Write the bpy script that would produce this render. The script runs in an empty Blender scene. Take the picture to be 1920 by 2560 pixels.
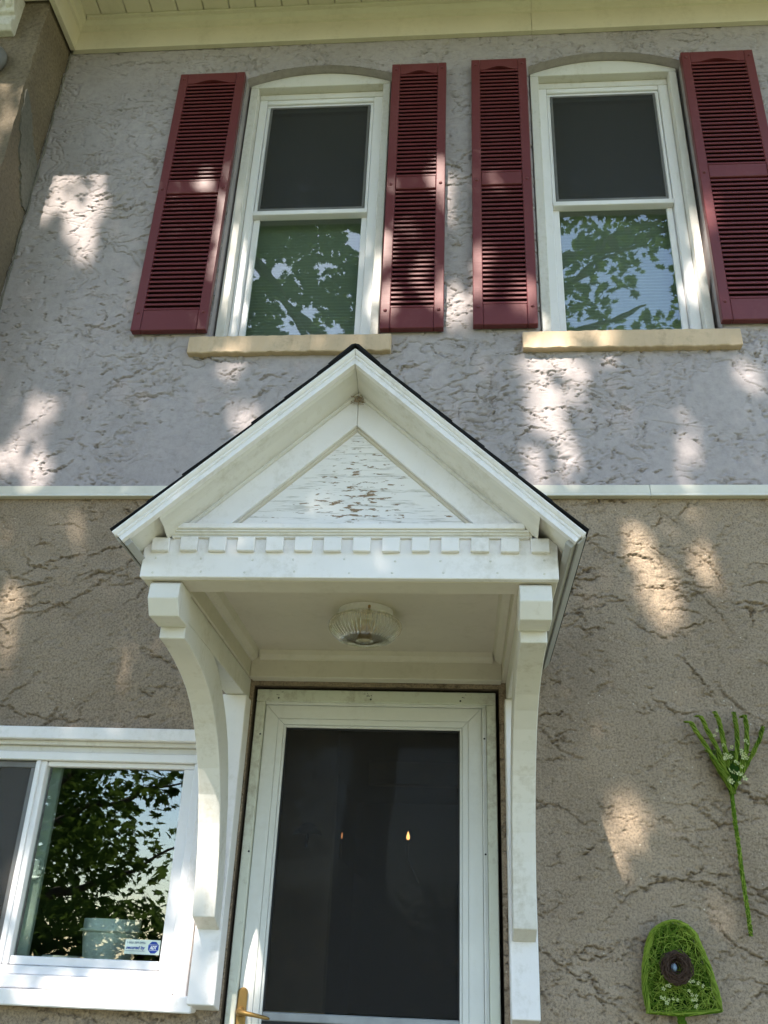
import bpy, bmesh, math, random
import numpy as np
from mathutils import Vector, Matrix

random.seed(7)
RNG = np.random.default_rng(11)
scn = bpy.context.scene
COL = scn.collection

# ------------------------------------------------------------------ camera
cam_d = bpy.data.cameras.new('camera')
cam = bpy.data.objects.new('camera', cam_d)
COL.objects.link(cam)
scn.camera = cam
YAW, PITCH, ROLL = math.radians(-5.34018), math.radians(26.32164), math.radians(2.40838)
F = Vector((math.sin(YAW)*math.cos(PITCH), math.cos(YAW)*math.cos(PITCH), math.sin(PITCH)))
R0 = Vector((math.cos(YAW), -math.sin(YAW), 0)); U0 = R0.cross(F)
Rv = math.cos(ROLL)*R0 + math.sin(ROLL)*U0
Uv = -math.sin(ROLL)*R0 + math.cos(ROLL)*U0
cam.matrix_world = Matrix(((Rv.x, Uv.x, -F.x, 0), (Rv.y, Uv.y, -F.y, -3.5), (Rv.z, Uv.z, -F.z, 1.6), (0, 0, 0, 1)))
cam_d.sensor_fit = 'VERTICAL'; cam_d.sensor_height = 24.0
cam_d.lens = 24.0*2285.62/2560.0
cam_d.clip_start = 0.05; cam_d.clip_end = 500

# ------------------------------------------------------------------ sky, sun, exposure
SX, SZ = 0.33, 1.2                       # sunlight travels along (SX, 1, -SZ)
sun_dir = Vector((SX, 1.0, -SZ)).normalized()
wd = bpy.data.worlds.new('World'); scn.world = wd; wd.use_nodes = True
wn = wd.node_tree; bg = wn.nodes['Background']
sky = wn.nodes.new('ShaderNodeTexSky'); sky.sky_type = 'NISHITA'; sky.sun_disc = False
sky.sun_elevation = math.asin(-sun_dir.z)
sky.sun_rotation = math.atan2(-sun_dir.x, -sun_dir.y)
sky.air_density = 1.1; sky.dust_density = 0.25; sky.ozone_density = 1.0
wn.links.new(sky.outputs[0], bg.inputs[0]); bg.inputs[1].default_value = 0.15
sun_d = bpy.data.lights.new('sun', 'SUN'); sun_d.energy = 4.2; sun_d.angle = math.radians(0.53)
sun_d.color = (1.0, 0.91, 0.79)
sun = bpy.data.objects.new('sun', sun_d); COL.objects.link(sun)
sun.rotation_euler = sun_dir.to_track_quat('-Z', 'Y').to_euler()
sun.location = (-4, -12, 16)
scn.view_settings.view_transform = 'Standard'; scn.view_settings.look = 'None'
scn.view_settings.gamma = 1.0; scn.view_settings.use_curve_mapping = False
scn.view_settings.exposure = 1.68

# ------------------------------------------------------------------ helpers: objects
def tag(o, label=None, cat=None, group=None, kind=None):
    if label: o['label'] = label
    if cat: o['category'] = cat
    if group: o['group'] = group
    if kind: o['kind'] = kind
    return o

def thing(name, loc, label, cat, group=None):
    o = bpy.data.objects.new(name, None); COL.objects.link(o); o.location = loc
    o.empty_display_size = 0.1
    return tag(o, label, cat, group)

def wloc(p):
    v = Vector((0, 0, 0))
    while p is not None:
        v += Vector(p.location); p = p.parent
    return v

def link(name, me, mat, parent=None, loc=(0, 0, 0), smooth=False):
    """mesh data is in coordinates relative to loc (world)"""
    o = bpy.data.objects.new(name, me); COL.objects.link(o)
    if mat is not None and len(me.materials) == 0: me.materials.append(mat)
    if parent is not None:
        o.parent = parent
        o.location = Vector(loc) - wloc(parent)
    else:
        o.location = loc
    if smooth: me.polygons.foreach_set('use_smooth', [True]*len(me.polygons))
    return o

def mesh(verts, faces, name='m'):
    me = bpy.data.meshes.new(name); me.from_pydata([tuple(v) for v in verts], [], faces); me.update()
    return me

def np_mesh(verts, faces):
    """verts (n,3), faces (m,k) numpy"""
    me = bpy.data.meshes.new('m'); n, (m, k) = len(verts), faces.shape
    me.vertices.add(n); me.vertices.foreach_set('co', np.ascontiguousarray(verts, dtype=np.float32).ravel())
    me.loops.add(m*k); me.loops.foreach_set('vertex_index', faces.astype(np.int32).ravel())
    me.polygons.add(m); me.polygons.foreach_set('loop_start', np.arange(0, m*k, k, dtype=np.int32))
    me.polygons.foreach_set('loop_total', np.full(m, k, dtype=np.int32))
    me.update(calc_edges=True)
    return me

def bm_mesh(bm, bevel=0.0, seg=1):
    bmesh.ops.recalc_face_normals(bm, faces=bm.faces[:])
    if bevel > 0:
        es = [e for e in bm.edges if len(e.link_faces) == 2 and e.calc_face_angle(0) > 0.5]
        bmesh.ops.bevel(bm, geom=es, offset=bevel, segments=seg, affect='EDGES', profile=0.5, clamp_overlap=True)
    me = bpy.data.meshes.new('m'); bm.to_mesh(me); bm.free(); return me

def add_box(bm, x0, x1, y0, y1, z0, z1):
    vs = [bm.verts.new(p) for p in ((x0,y0,z0),(x1,y0,z0),(x1,y1,z0),(x0,y1,z0),(x0,y0,z1),(x1,y0,z1),(x1,y1,z1),(x0,y1,z1))]
    for f in ((0,3,2,1),(4,5,6,7),(0,1,5,4),(1,2,6,5),(2,3,7,6),(3,0,4,7)): bm.faces.new([vs[i] for i in f])

def box(name, mat, parent, x0, x1, y0, y1, z0, z1, bev=0.002):
    bm = bmesh.new(); cx, cy, cz = (x0+x1)/2, (y0+y1)/2, (z0+z1)/2
    add_box(bm, x0-cx, x1-cx, y0-cy, y1-cy, z0-cz, z1-cz)
    return link(name, bm_mesh(bm, bev), mat, parent, (cx, cy, cz))

def prism(name, mat, parent, poly, axis, a0, a1, bev=0.0, smooth=False):
    """poly in the two other axes (order x,y,z without axis) extruded from a0 to a1"""
    bm = bmesh.new()
    def P(p, a):
        return (a, p[0], p[1]) if axis == 'x' else ((p[0], a, p[1]) if axis == 'y' else (p[0], p[1], a))
    A = [bm.verts.new(P(p, a0)) for p in poly]; B = [bm.verts.new(P(p, a1)) for p in poly]
    n = len(poly)
    bm.faces.new(A[::-1]); bm.faces.new(B)
    for i in range(n): bm.faces.new((A[i], A[(i+1) % n], B[(i+1) % n], B[i]))
    return link(name, bm_mesh(bm, bev), mat, parent, (0, 0, 0), smooth)

def tube_mesh(paths, sides=6, closed=False):
    """paths: list of (points, radius or list of radii)"""
    V, Fc = [], []
    for pts, r in paths:
        pts = [Vector(p) for p in pts]; n = len(pts)
        rs = r if hasattr(r, '__len__') else [r]*n
        base = len(V); prev = None
        for i, p in enumerate(pts):
            t = (pts[min(i+1, n-1)] - pts[max(i-1, 0)]).normalized()
            a = prev if prev is not None else (Vector((0, 0, 1)) if abs(t.z) < .9 else Vector((1, 0, 0)))
            a = (a - t*a.dot(t)).normalized(); b = t.cross(a); prev = a
            for k in range(sides):
                an = 2*math.pi*k/sides
                V.append(p + (a*math.cos(an) + b*math.sin(an))*rs[i])
        for i in range(n-1):
            for k in range(sides):
                k2 = (k+1) % sides
                Fc.append((base+i*sides+k, base+i*sides+k2, base+(i+1)*sides+k2, base+(i+1)*sides+k))
        Fc.append(tuple(base+k for k in range(sides))[::-1]); Fc.append(tuple(base+(n-1)*sides+k for k in range(sides)))
    return mesh(V, Fc)

def lathe_mesh(profile, n=48, rib=0.0, ribs=0, close=False):
    """profile list of (r, z, ribweight)"""
    V, Fc = [], []
    for p in profile:
        r, z = p[0], p[1]; w = p[2] if len(p) > 2 else 0
        for k in range(n):
            a = 2*math.pi*k/n
            rr = r + rib*w*(math.cos(a*ribs) if ribs else 0)
            V.append((rr*math.cos(a), rr*math.sin(a), z))
    m = len(profile)
    for i in range(m-1):
        for k in range(n):
            k2 = (k+1) % n
            Fc.append((i*n+k, i*n+k2, (i+1)*n+k2, (i+1)*n+k))
    return mesh(V, Fc)

# ------------------------------------------------------------------ helpers: materials
def new_mat(name):
    m = bpy.data.materials.new(name); m.use_nodes = True
    nt = m.node_tree; b = nt.nodes['Principled BSDF']
    return m, nt, b

def nd(nt, typ, **kw):
    n = nt.nodes.new(typ)
    for k, v in kw.items():
        if k in n.inputs: n.inputs[k].default_value = v
        else: setattr(n, k, v)
    return n

def ramp(nt, fac, stops):
    r = nt.nodes.new('ShaderNodeValToRGB'); nt.links.new(fac, r.inputs[0])
    e = r.color_ramp.elements
    while len(e) < len(stops): e.new(0.5)
    for i, (p, c) in enumerate(stops):
        e[i].position = p; e[i].color = c if len(c) == 4 else (*c, 1)
    return r

def obj_coords(nt, scale=(1, 1, 1)):
    tc = nt.nodes.new('ShaderNodeNewGeometry'); mp = nt.nodes.new('ShaderNodeMapping')
    nt.links.new(tc.outputs['Position'], mp.inputs[0]); mp.inputs['Scale'].default_value = scale
    return mp.outputs[0]

def mixc(nt, fac, a, b, mode='MIX'):
    m = nt.nodes.new('ShaderNodeMix'); m.data_type = 'RGBA'; m.blend_type = mode
    for i, v in ((0, fac), (6, a), (7, b)):
        if hasattr(v, 'is_output') or isinstance(v, bpy.types.NodeSocket): nt.links.new(v, m.inputs[i])
        else: m.inputs[i].default_value = v if i == 0 else ((*v, 1) if len(v) == 3 else v)
    return m.outputs[2]

def paint(name, base, rough=0.45, dirt=(0.32, 0.27, 0.17), dirt_amt=0.35, grain=0.0, bump=0.15, var=0.06):
    m, nt, b = new_mat(name)
    co = obj_coords(nt)
    n1 = nd(nt, 'ShaderNodeTexNoise', Scale=2.6, Detail=6.0, Roughness=0.65); nt.links.new(co, n1.inputs['Vector'])
    n2 = nd(nt, 'ShaderNodeTexNoise', Scale=38.0, Detail=4.0, Roughness=0.7); nt.links.new(co, n2.inputs['Vector'])
    lo = tuple(c*(1-var) for c in base); hi = tuple(min(1, c*(1+var)) for c in base)
    r1 = ramp(nt, n1.outputs[0], [(0.3, lo), (0.7, hi)])
    st = obj_coords(nt, (9.0, 9.0, 1.1))
    n3 = nd(nt, 'ShaderNodeTexNoise', Scale=1.0, Detail=5.0, Roughness=0.6); nt.links.new(st, n3.inputs['Vector'])
    mul = nt.nodes.new('ShaderNodeMath'); mul.operation = 'MULTIPLY'
    nt.links.new(n3.outputs[0], mul.inputs[0]); nt.links.new(n2.outputs[0], mul.inputs[1])
    d = ramp(nt, mul.outputs[0], [(0.26, (0, 0, 0)), (0.52, (dirt_amt,)*3)])
    c = mixc(nt, d.outputs[0], r1.outputs[0], dirt)
    nt.links.new(c, b.inputs['Base Color']); b.inputs['Roughness'].default_value = rough
    b.inputs['Specular IOR Level'].default_value = 0.35
    bp = nd(nt, 'ShaderNodeBump', Strength=bump, Distance=0.002); nt.links.new(n2.outputs[0], bp.inputs['Height'])
    if grain:
        gco = obj_coords(nt, (6, 6, 90))
        g = nd(nt, 'ShaderNodeTexNoise', Scale=1.0, Detail=3.0); nt.links.new(gco, g.inputs['Vector'])
        bp2 = nd(nt, 'ShaderNodeBump', Strength=grain, Distance=0.003); nt.links.new(g.outputs[0], bp2.inputs['Height'])
        nt.links.new(bp.outputs[0], bp2.inputs['Normal']); nt.links.new(bp2.outputs[0], b.inputs['Normal'])
    else:
        nt.links.new(bp.outputs[0], b.inputs['Normal'])
    return m

def stucco(name, lo, hi, speck, stain, grain_scale, grain_strength, speck_amt):
    m, nt, b = new_mat(name)
    co = obj_coords(nt)
    n1 = nd(nt, 'ShaderNodeTexNoise', Scale=1.7, Detail=7.0, Roughness=0.62); nt.links.new(co, n1.inputs['Vector'])
    r1 = ramp(nt, n1.outputs[0], [(0.32, lo), (0.68, hi)])
    n2 = nd(nt, 'ShaderNodeTexNoise', Scale=grain_scale, Detail=5.0, Roughness=0.75); nt.links.new(co, n2.inputs['Vector'])
    r2 = ramp(nt, n2.outputs[0], [(0.32, (0.45, 0.45, 0.45)), (0.52, (1, 1, 1)), (0.72, (1.35, 1.32, 1.27))])
    c = mixc(nt, speck_amt, r1.outputs[0], r2.outputs[0], 'MULTIPLY')
    v = nd(nt, 'ShaderNodeTexVoronoi', Scale=160.0); nt.links.new(co, v.inputs['Vector'])
    vr = ramp(nt, v.outputs['Color'], [(0.93, (0, 0, 0)), (0.97, (1, 1, 1))])
    vd = ramp(nt, v.outputs['Distance'], [(0.25, (1, 1, 1)), (0.45, (0, 0, 0))])
    sp = nt.nodes.new('ShaderNodeMath'); sp.operation = 'MULTIPLY'
    nt.links.new(vr.outputs[0], sp.inputs[0]); nt.links.new(vd.outputs[0], sp.inputs[1])
    sp2 = nt.nodes.new('ShaderNodeMath'); sp2.operation = 'MULTIPLY'; nt.links.new(sp.outputs[0], sp2.inputs[0]); sp2.inputs[1].default_value = speck_amt
    c = mixc(nt, sp2.outputs[0], c, speck)
    so = obj_coords(nt, (1.3, 1.3, 0.45))
    n4 = nd(nt, 'ShaderNodeTexNoise', Scale=1.1, Detail=6.0, Roughness=0.6); nt.links.new(so, n4.inputs['Vector'])
    sr = ramp(nt, n4.outputs[0], [(0.50, (0, 0, 0)), (0.74, (0.55, 0.55, 0.55))])
    c = mixc(nt, sr.outputs[0], c, stain)
    nt.links.new(c, b.inputs['Base Color']); b.inputs['Roughness'].default_value = 0.92
    b.inputs['Specular IOR Level'].default_value = 0.15
    bp = nd(nt, 'ShaderNodeBump', Strength=grain_strength, Distance=0.004); nt.links.new(n2.outputs[0], bp.inputs['Height'])
    n5 = nd(nt, 'ShaderNodeTexNoise', Scale=grain_scale*3.0, Detail=2.0); nt.links.new(co, n5.inputs['Vector'])
    bp2 = nd(nt, 'ShaderNodeBump', Strength=grain_strength*0.8, Distance=0.002); nt.links.new(n5.outputs[0], bp2.inputs['Height'])
    nt.links.new(bp.outputs[0], bp2.inputs['Normal']); nt.links.new(bp2.outputs[0], b.inputs['Normal'])
    return m

def plain(name, col, rough=0.6, metal=0.0, emit=None, estr=0.0, spec=0.4):
    m, nt, b = new_mat(name)
    co = obj_coords(nt); n1 = nd(nt, 'ShaderNodeTexNoise', Scale=14.0, Detail=5.0); nt.links.new(co, n1.inputs['Vector'])
    r = ramp(nt, n1.outputs[0], [(0.3, tuple(c*0.82 for c in col)), (0.7, tuple(min(1, c*1.15) for c in col))])
    nt.links.new(r.outputs[0], b.inputs['Base Color'])
    b.inputs['Roughness'].default_value = rough; b.inputs['Metallic'].default_value = metal
    b.inputs['Specular IOR Level'].default_value = spec
    if emit: b.inputs['Emission Color'].default_value = (*emit, 1); b.inputs['Emission Strength'].default_value = estr
    return m

def schlick(nt, f0):
    g = nt.nodes.new('ShaderNodeNewGeometry'); d = nt.nodes.new('ShaderNodeVectorMath'); d.operation = 'DOT_PRODUCT'
    nt.links.new(g.outputs['Incoming'], d.inputs[0]); nt.links.new(g.outputs['Normal'], d.inputs[1])
    def mth(op, a, b=None):
        m = nt.nodes.new('ShaderNodeMath'); m.operation = op
        for i, v in enumerate((a, b)):
            if v is None: continue
            if isinstance(v, (int, float)): m.inputs[i].default_value = v
            else: nt.links.new(v, m.inputs[i])
        return m.outputs[0]
    c = mth('ABSOLUTE', d.outputs['Value']); q = mth('POWER', mth('SUBTRACT', 1.0, c), 5.0)
    return mth('ADD', mth('MULTIPLY', q, 1.0-f0), f0)

def pane_glass(name, f0=0.10, tint=(0.90, 0.94, 0.91), wav=0.25, rough=0.0, nscale=2.3):
    m = bpy.data.materials.new(name); m.use_nodes = True; nt = m.node_tree; nt.nodes.clear()
    out = nt.nodes.new('ShaderNodeOutputMaterial'); mx = nt.nodes.new('ShaderNodeMixShader')
    tr = nt.nodes.new('ShaderNodeBsdfTransparent'); tr.inputs[0].default_value = (*tint, 1)
    gl = nt.nodes.new('ShaderNodeBsdfGlossy'); gl.inputs['Roughness'].default_value = rough
    n = nd(nt, 'ShaderNodeTexNoise', Scale=nscale, Detail=2.0); nt.links.new(obj_coords(nt), n.inputs['Vector'])
    bp = nd(nt, 'ShaderNodeBump', Strength=wav, Distance=0.004); nt.links.new(n.outputs[0], bp.inputs['Height'])
    nt.links.new(bp.outputs[0], gl.inputs['Normal'])
    nt.links.new(schlick(nt, f0), mx.inputs[0]); nt.links.new(tr.outputs[0], mx.inputs[1]); nt.links.new(gl.outputs[0], mx.inputs[2])
    nt.links.new(mx.outputs[0], out.inputs[0]); return m

def screen_mat(name, col, cover):
    m = bpy.data.materials.new(name); m.use_nodes = True; nt = m.node_tree; nt.nodes.clear()
    out = nt.nodes.new('ShaderNodeOutputMaterial'); mx = nt.nodes.new('ShaderNodeMixShader'); mx.inputs[0].default_value = cover
    tr = nt.nodes.new('ShaderNodeBsdfTransparent'); b = nt.nodes.new('ShaderNodeBsdfPrincipled')
    w = nd(nt, 'ShaderNodeTexNoise', Scale=420.0, Detail=1.0); nt.links.new(obj_coords(nt), w.inputs['Vector'])
    r = ramp(nt, w.outputs[0], [(0.35, tuple(c*0.75 for c in col)), (0.65, tuple(c*1.3 for c in col))]); nt.links.new(r.outputs[0], b.inputs['Base Color'])
    b.inputs['Roughness'].default_value = 0.7
    nt.links.new(tr.outputs[0], mx.inputs[1]); nt.links.new(b.outputs[0], mx.inputs[2]); nt.links.new(mx.outputs[0], out.inputs[0]); return m

def leaf_mat(name, a, b_, trans=0.45):
    m = bpy.data.materials.new(name); m.use_nodes = True; nt = m.node_tree; nt.nodes.clear()
    out = nt.nodes.new('ShaderNodeOutputMaterial'); mx = nt.nodes.new('ShaderNodeMixShader'); mx.inputs[0].default_value = trans
    d = nt.nodes.new('ShaderNodeBsdfDiffuse'); t = nt.nodes.new('ShaderNodeBsdfTranslucent')
    n = nd(nt, 'ShaderNodeTexNoise', Scale=1.4, Detail=4.0); nt.links.new(obj_coords(nt), n.inputs['Vector'])
    r = ramp(nt, n.outputs[0], [(0.3, a), (0.7, b_)])
    nt.links.new(r.outputs[0], d.inputs[0]); nt.links.new(mixc(nt, 1.0, r.outputs[0], (1.15, 1.1, 0.8), 'MULTIPLY'), t.inputs[0])
    nt.links.new(d.outputs[0], mx.inputs[1]); nt.links.new(t.outputs[0], mx.inputs[2]); nt.links.new(mx.outputs[0], out.inputs[0]); return m

M = {}
M['upper'] = stucco('grey_stucco', (0.340, 0.303, 0.305), (0.416, 0.373, 0.376), (0.55, 0.53, 0.5), (0.262, 0.238, 0.222), 26.0, 0.25, 0.3)
M['lower'] = stucco('brown_stucco', (0.282, 0.215, 0.153), (0.388, 0.304, 0.222), (0.70, 0.64, 0.54), (0.165, 0.130, 0.100), 120.0, 0.95, 0.95)
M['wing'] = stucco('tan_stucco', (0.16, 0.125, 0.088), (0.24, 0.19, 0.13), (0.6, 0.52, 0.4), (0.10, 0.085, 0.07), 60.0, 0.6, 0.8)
M['patch'] = stucco('patched_stucco', (0.15, 0.14, 0.115), (0.21, 0.195, 0.165), (0.4, 0.38, 0.35), (0.1, 0.095, 0.085), 50.0, 0.5, 0.6)
M['white'] = paint('white_paint', (0.80, 0.765, 0.755), 0.42, dirt_amt=0.36)
M['white_vinyl'] = paint('white_vinyl', (0.80, 0.78, 0.785), 0.35, dirt_amt=0.12, var=0.03)
M['old_white'] = paint('aged_white_paint', (0.69, 0.66, 0.615), 0.5, dirt_amt=0.5)
M['cream'] = paint('cream_paint', (0.66, 0.60, 0.475), 0.5, dirt_amt=0.25, grain=0.1)
M['band'] = paint('ivory_band', (0.66, 0.62, 0.53), 0.45, dirt_amt=0.2)
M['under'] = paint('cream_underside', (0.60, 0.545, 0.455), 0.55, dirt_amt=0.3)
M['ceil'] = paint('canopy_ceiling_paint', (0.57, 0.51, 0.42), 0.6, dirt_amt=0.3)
M['shade_trim'] = paint('eave_shade_grey', (0.33, 0.32, 0.305), 0.5, dirt_amt=0.4)  # white eave trim darkened to grey: its shade is put into the base colour
M['door'] = paint('storm_door_enamel', (0.66, 0.66, 0.63), 0.35, dirt_amt=0.18)
M['casing'] = paint('old_casing_paint', (0.60, 0.61, 0.52), 0.5, dirt=(0.22, 0.16, 0.1), dirt_amt=0.7)
M['maroon'] = paint('maroon_vinyl', (0.140, 0.030, 0.034), 0.42, dirt=(0.22, 0.09, 0.09), dirt_amt=0.35, grain=0.12)
M['slat'] = paint('maroon_slat', (0.135, 0.022, 0.028), 0.45, dirt=(0.2, 0.08, 0.08), dirt_amt=0.3)
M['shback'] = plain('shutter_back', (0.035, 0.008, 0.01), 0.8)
M['stone'] = paint('buff_limestone', (0.56, 0.42, 0.285), 0.85, dirt=(0.2, 0.15, 0.1), dirt_amt=0.6, bump=0.4, var=0.14)
M['shingle'] = plain('asphalt_shingle', (0.018, 0.018, 0.02), 0.95, spec=0.1)
M['greymetal'] = plain('grey_metal', (0.17, 0.16, 0.155), 0.5)
M['alum'] = plain('grey_aluminium', (0.30, 0.31, 0.32), 0.45, 0.2)
M['screenframe'] = plain('screen_frame_grey', (0.16, 0.155, 0.15), 0.5)
M['screen'] = screen_mat('insect_screen', (0.032, 0.032, 0.029), 0.60)
M['doorscreen'] = screen_mat('door_screen', (0.0085, 0.0062, 0.0050), 0.44)
M['sidescreen'] = screen_mat('side_screen', (0.06, 0.055, 0.05), 0.7)
M['glass'] = pane_glass('window_glass', 0.10, wav=0.45)
M['brass'] = plain('worn_brass', (0.36, 0.22, 0.075), 0.45, 0.75)
M['black'] = plain('black_iron', (0.012, 0.012, 0.013), 0.6)
M['dark'] = plain('dark_gap', (0.03, 0.024, 0.018), 0.9)
M['dirtgap'] = stucco('gap_mortar', (0.075, 0.055, 0.04), (0.13, 0.10, 0.07), (0.3, 0.25, 0.2), (0.05, 0.04, 0.03), 60.0, 0.7, 0.8)
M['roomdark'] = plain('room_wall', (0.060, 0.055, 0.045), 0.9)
M['roomwall'] = plain('hall_wall', (0.40, 0.32, 0.20), 0.9)
M['plastic'] = plain('clear_plastic', (0.74, 0.78, 0.72), 0.35)
M['box'] = plain('pale_box', (0.60, 0.62, 0.57), 0.6)
M['bark'] = plain('bark', (0.07, 0.055, 0.042), 0.95)
M['leaf'] = leaf_mat('maple_leaf', (0.045, 0.085, 0.018), (0.085, 0.15, 0.03))
M['leaf2'] = leaf_mat('dark_maple_leaf', (0.04, 0.075, 0.018), (0.09, 0.15, 0.035))
M['moss'] = leaf_mat('green_raffia', (0.05, 0.105, 0.010), (0.125, 0.22, 0.025), 0.25)
M['moss_light'] = leaf_mat('pale_green_raffia', (0.19, 0.28, 0.035), (0.36, 0.46, 0.08), 0.25)
M['moss_dark'] = leaf_mat('dark_green_raffia', (0.012, 0.035, 0.006), (0.03, 0.07, 0.012), 0.2)
M['flower'] = leaf_mat('cream_flower', (0.52, 0.56, 0.22), (0.66, 0.68, 0.40), 0.25)
M['nest'] = plain('nest_twig', (0.06, 0.033, 0.021), 0.9)
M['egg'] = plain('blue_egg', (0.20, 0.27, 0.36), 0.35)
M['concrete'] = plain('concrete', (0.34, 0.33, 0.30), 0.9)
M['sticker'] = plain('sticker_paper', (0.66, 0.74, 0.66), 0.4)
M['blue'] = plain('sticker_blue', (0.012, 0.05, 0.32), 0.4)
M['grey_ink'] = plain('grey_blue_ink', (0.06, 0.11, 0.20), 0.5)
M['sticker_white'] = plain('sticker_white', (0.8, 0.82, 0.82), 0.4)
M['bulb'] = plain('warm_bulb', (0.9, 0.6, 0.25), 0.4, emit=(1.0, 0.50, 0.16), estr=3.0)
M['bulb_dim'] = plain('dim_bulb', (0.7, 0.4, 0.2), 0.4, emit=(1.0, 0.42, 0.16), estr=0.7)
M['bulbglass'] = plain('frosted_bulb', (0.55, 0.40, 0.20), 0.3)
m, nt, b = new_mat('ribbed_glass'); M['ribglass'] = m
b.inputs['Base Color'].default_value = (0.97, 0.96, 0.90, 1); b.inputs['Transmission Weight'].default_value = 1.0
b.inputs['Roughness'].default_value = 0.05; b.inputs['IOR'].default_value = 1.33
mx_ = nt.nodes.new('ShaderNodeMixShader'); mx_.inputs[0].default_value = 0.38; tr_ = nt.nodes.new('ShaderNodeBsdfTransparent'); tr_.inputs[0].default_value = (0.93, 0.92, 0.86, 1)
nt.links.new(b.outputs[0], mx_.inputs[1]); nt.links.new(tr_.outputs[0], mx_.inputs[2]); nt.links.new(mx_.outputs[0], nt.nodes['Material Output'].inputs[0])
m, nt, b = new_mat('grass_ground'); M['grass'] = m
n_ = nd(nt, 'ShaderNodeTexNoise', Scale=3.0, Detail=8.0); nt.links.new(obj_coords(nt), n_.inputs['Vector'])
r_ = ramp(nt, n_.outputs[0], [(0.3, (0.065, 0.082, 0.026)), (0.7, (0.15, 0.165, 0.065))]); nt.links.new(r_.outputs[0], b.inputs['Base Color'])
b.inputs['Roughness'].default_value = 0.95
# cellular blind seen through the upper windows
M['blind'] = paint('blind_fabric', (0.27, 0.31, 0.285), 0.8, dirt_amt=0.05)
# peeling painted panel of the pediment
m, nt, b = new_mat('peeling_paint'); M['peel'] = m
co = obj_coords(nt, (20.0, 20.0, 105.0))
n1 = nd(nt, 'ShaderNodeTexNoise', Scale=1.0, Detail=5.0, Roughness=0.62); nt.links.new(co, n1.inputs['Vector'])
g = nt.nodes.new('ShaderNodeNewGeometry'); ds = nt.nodes.new('ShaderNodeVectorMath'); ds.operation = 'DISTANCE'
nt.links.new(g.outputs['Position'], ds.inputs[0]); ds.inputs[1].default_value = (-0.31, -1.05, 2.87)
wr = ramp(nt, ds.outputs['Value'], [(0.02, (0.095,)*3), (0.20, (-0.12,)*3)])
wr.color_ramp.elements[1].color = (0, 0, 0, 1)
n2 = nd(nt, 'ShaderNodeTexNoise', Scale=9.0, Detail=3.0); nt.links.new(obj_coords(nt), n2.inputs['Vector'])
ad = nt.nodes.new('ShaderNodeMath'); ad.operation = 'ADD'; nt.links.new(n1.outputs[0], ad.inputs[0]); nt.links.new(wr.outputs[0], ad.inputs[1])
ad2 = nt.nodes.new('ShaderNodeMath'); ad2.operation = 'MULTIPLY_ADD'; nt.links.new(n2.outputs[0], ad2.inputs[0]); ad2.inputs[1].default_value = 0.10; nt.links.new(ad.outputs[0], ad2.inputs[2])
pk = ramp(nt, ad2.outputs[0], [(0.690, (0, 0, 0)), (0.70, (1, 1, 1))])
ck = nd(nt, 'ShaderNodeTexNoise', Scale=1.0, Detail=4.0, Roughness=0.7); nt.links.new(obj_coords(nt, (10, 10, 150)), ck.inputs['Vector'])
cr = ramp(nt, ck.outputs[0], [(0.36, (0.55, 0.54, 0.50)), (0.46, (1, 1, 1))])
wcol = mixc(nt, 0.6, (0.80, 0.765, 0.745), cr.outputs[0], 'MULTIPLY')
nt.links.new(mixc(nt, pk.outputs[0], wcol, (0.27, 0.18, 0.105)), b.inputs['Base Color']); b.inputs['Roughness'].default_value = 0.6
sub = nt.nodes.new('ShaderNodeMath'); sub.operation = 'SUBTRACT'; nt.links.new(cr.outputs[0], sub.inputs[0]); nt.links.new(pk.outputs[0], sub.inputs[1])
bp = nd(nt, 'ShaderNodeBump', Strength=0.6, Distance=0.003); nt.links.new(sub.outputs[0], bp.inputs['Height']); nt.links.new(bp.outputs[0], b.inputs['Normal'])

# ------------------------------------------------------------------ height fields for the stucco
def vnoise(x, y, seed):
    rs = np.random.default_rng(seed); T = rs.random((256, 256)).astype(np.float32)
    xi = np.floor(x).astype(np.int32); yi = np.floor(y).astype(np.int32)
    fx = x-xi; fy = y-yi
    fx = fx*fx*fx*(fx*(fx*6-15)+10); fy = fy*fy*fy*(fy*(fy*6-15)+10)
    x0 = xi & 255; x1 = (xi+1) & 255; y0 = yi & 255; y1 = (yi+1) & 255
    return (T[x0, y0]*(1-fx)+T[x1, y0]*fx)*(1-fy) + (T[x0, y1]*(1-fx)+T[x1, y1]*fx)*fy

def fbm(x, y, f, octv, seed, gain=0.5):
    s = 0; a = 1; t = 0
    for o in range(octv):
        s = s + a*vnoise(x*f+17.3*o, y*f+9.1*o, seed+o); t += a; a *= gain; f *= 2.03
    return s/t

def sstep(a, b, t):
    t = np.clip((t-a)/(b-a), 0, 1); return t*t*(3-2*t)

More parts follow.
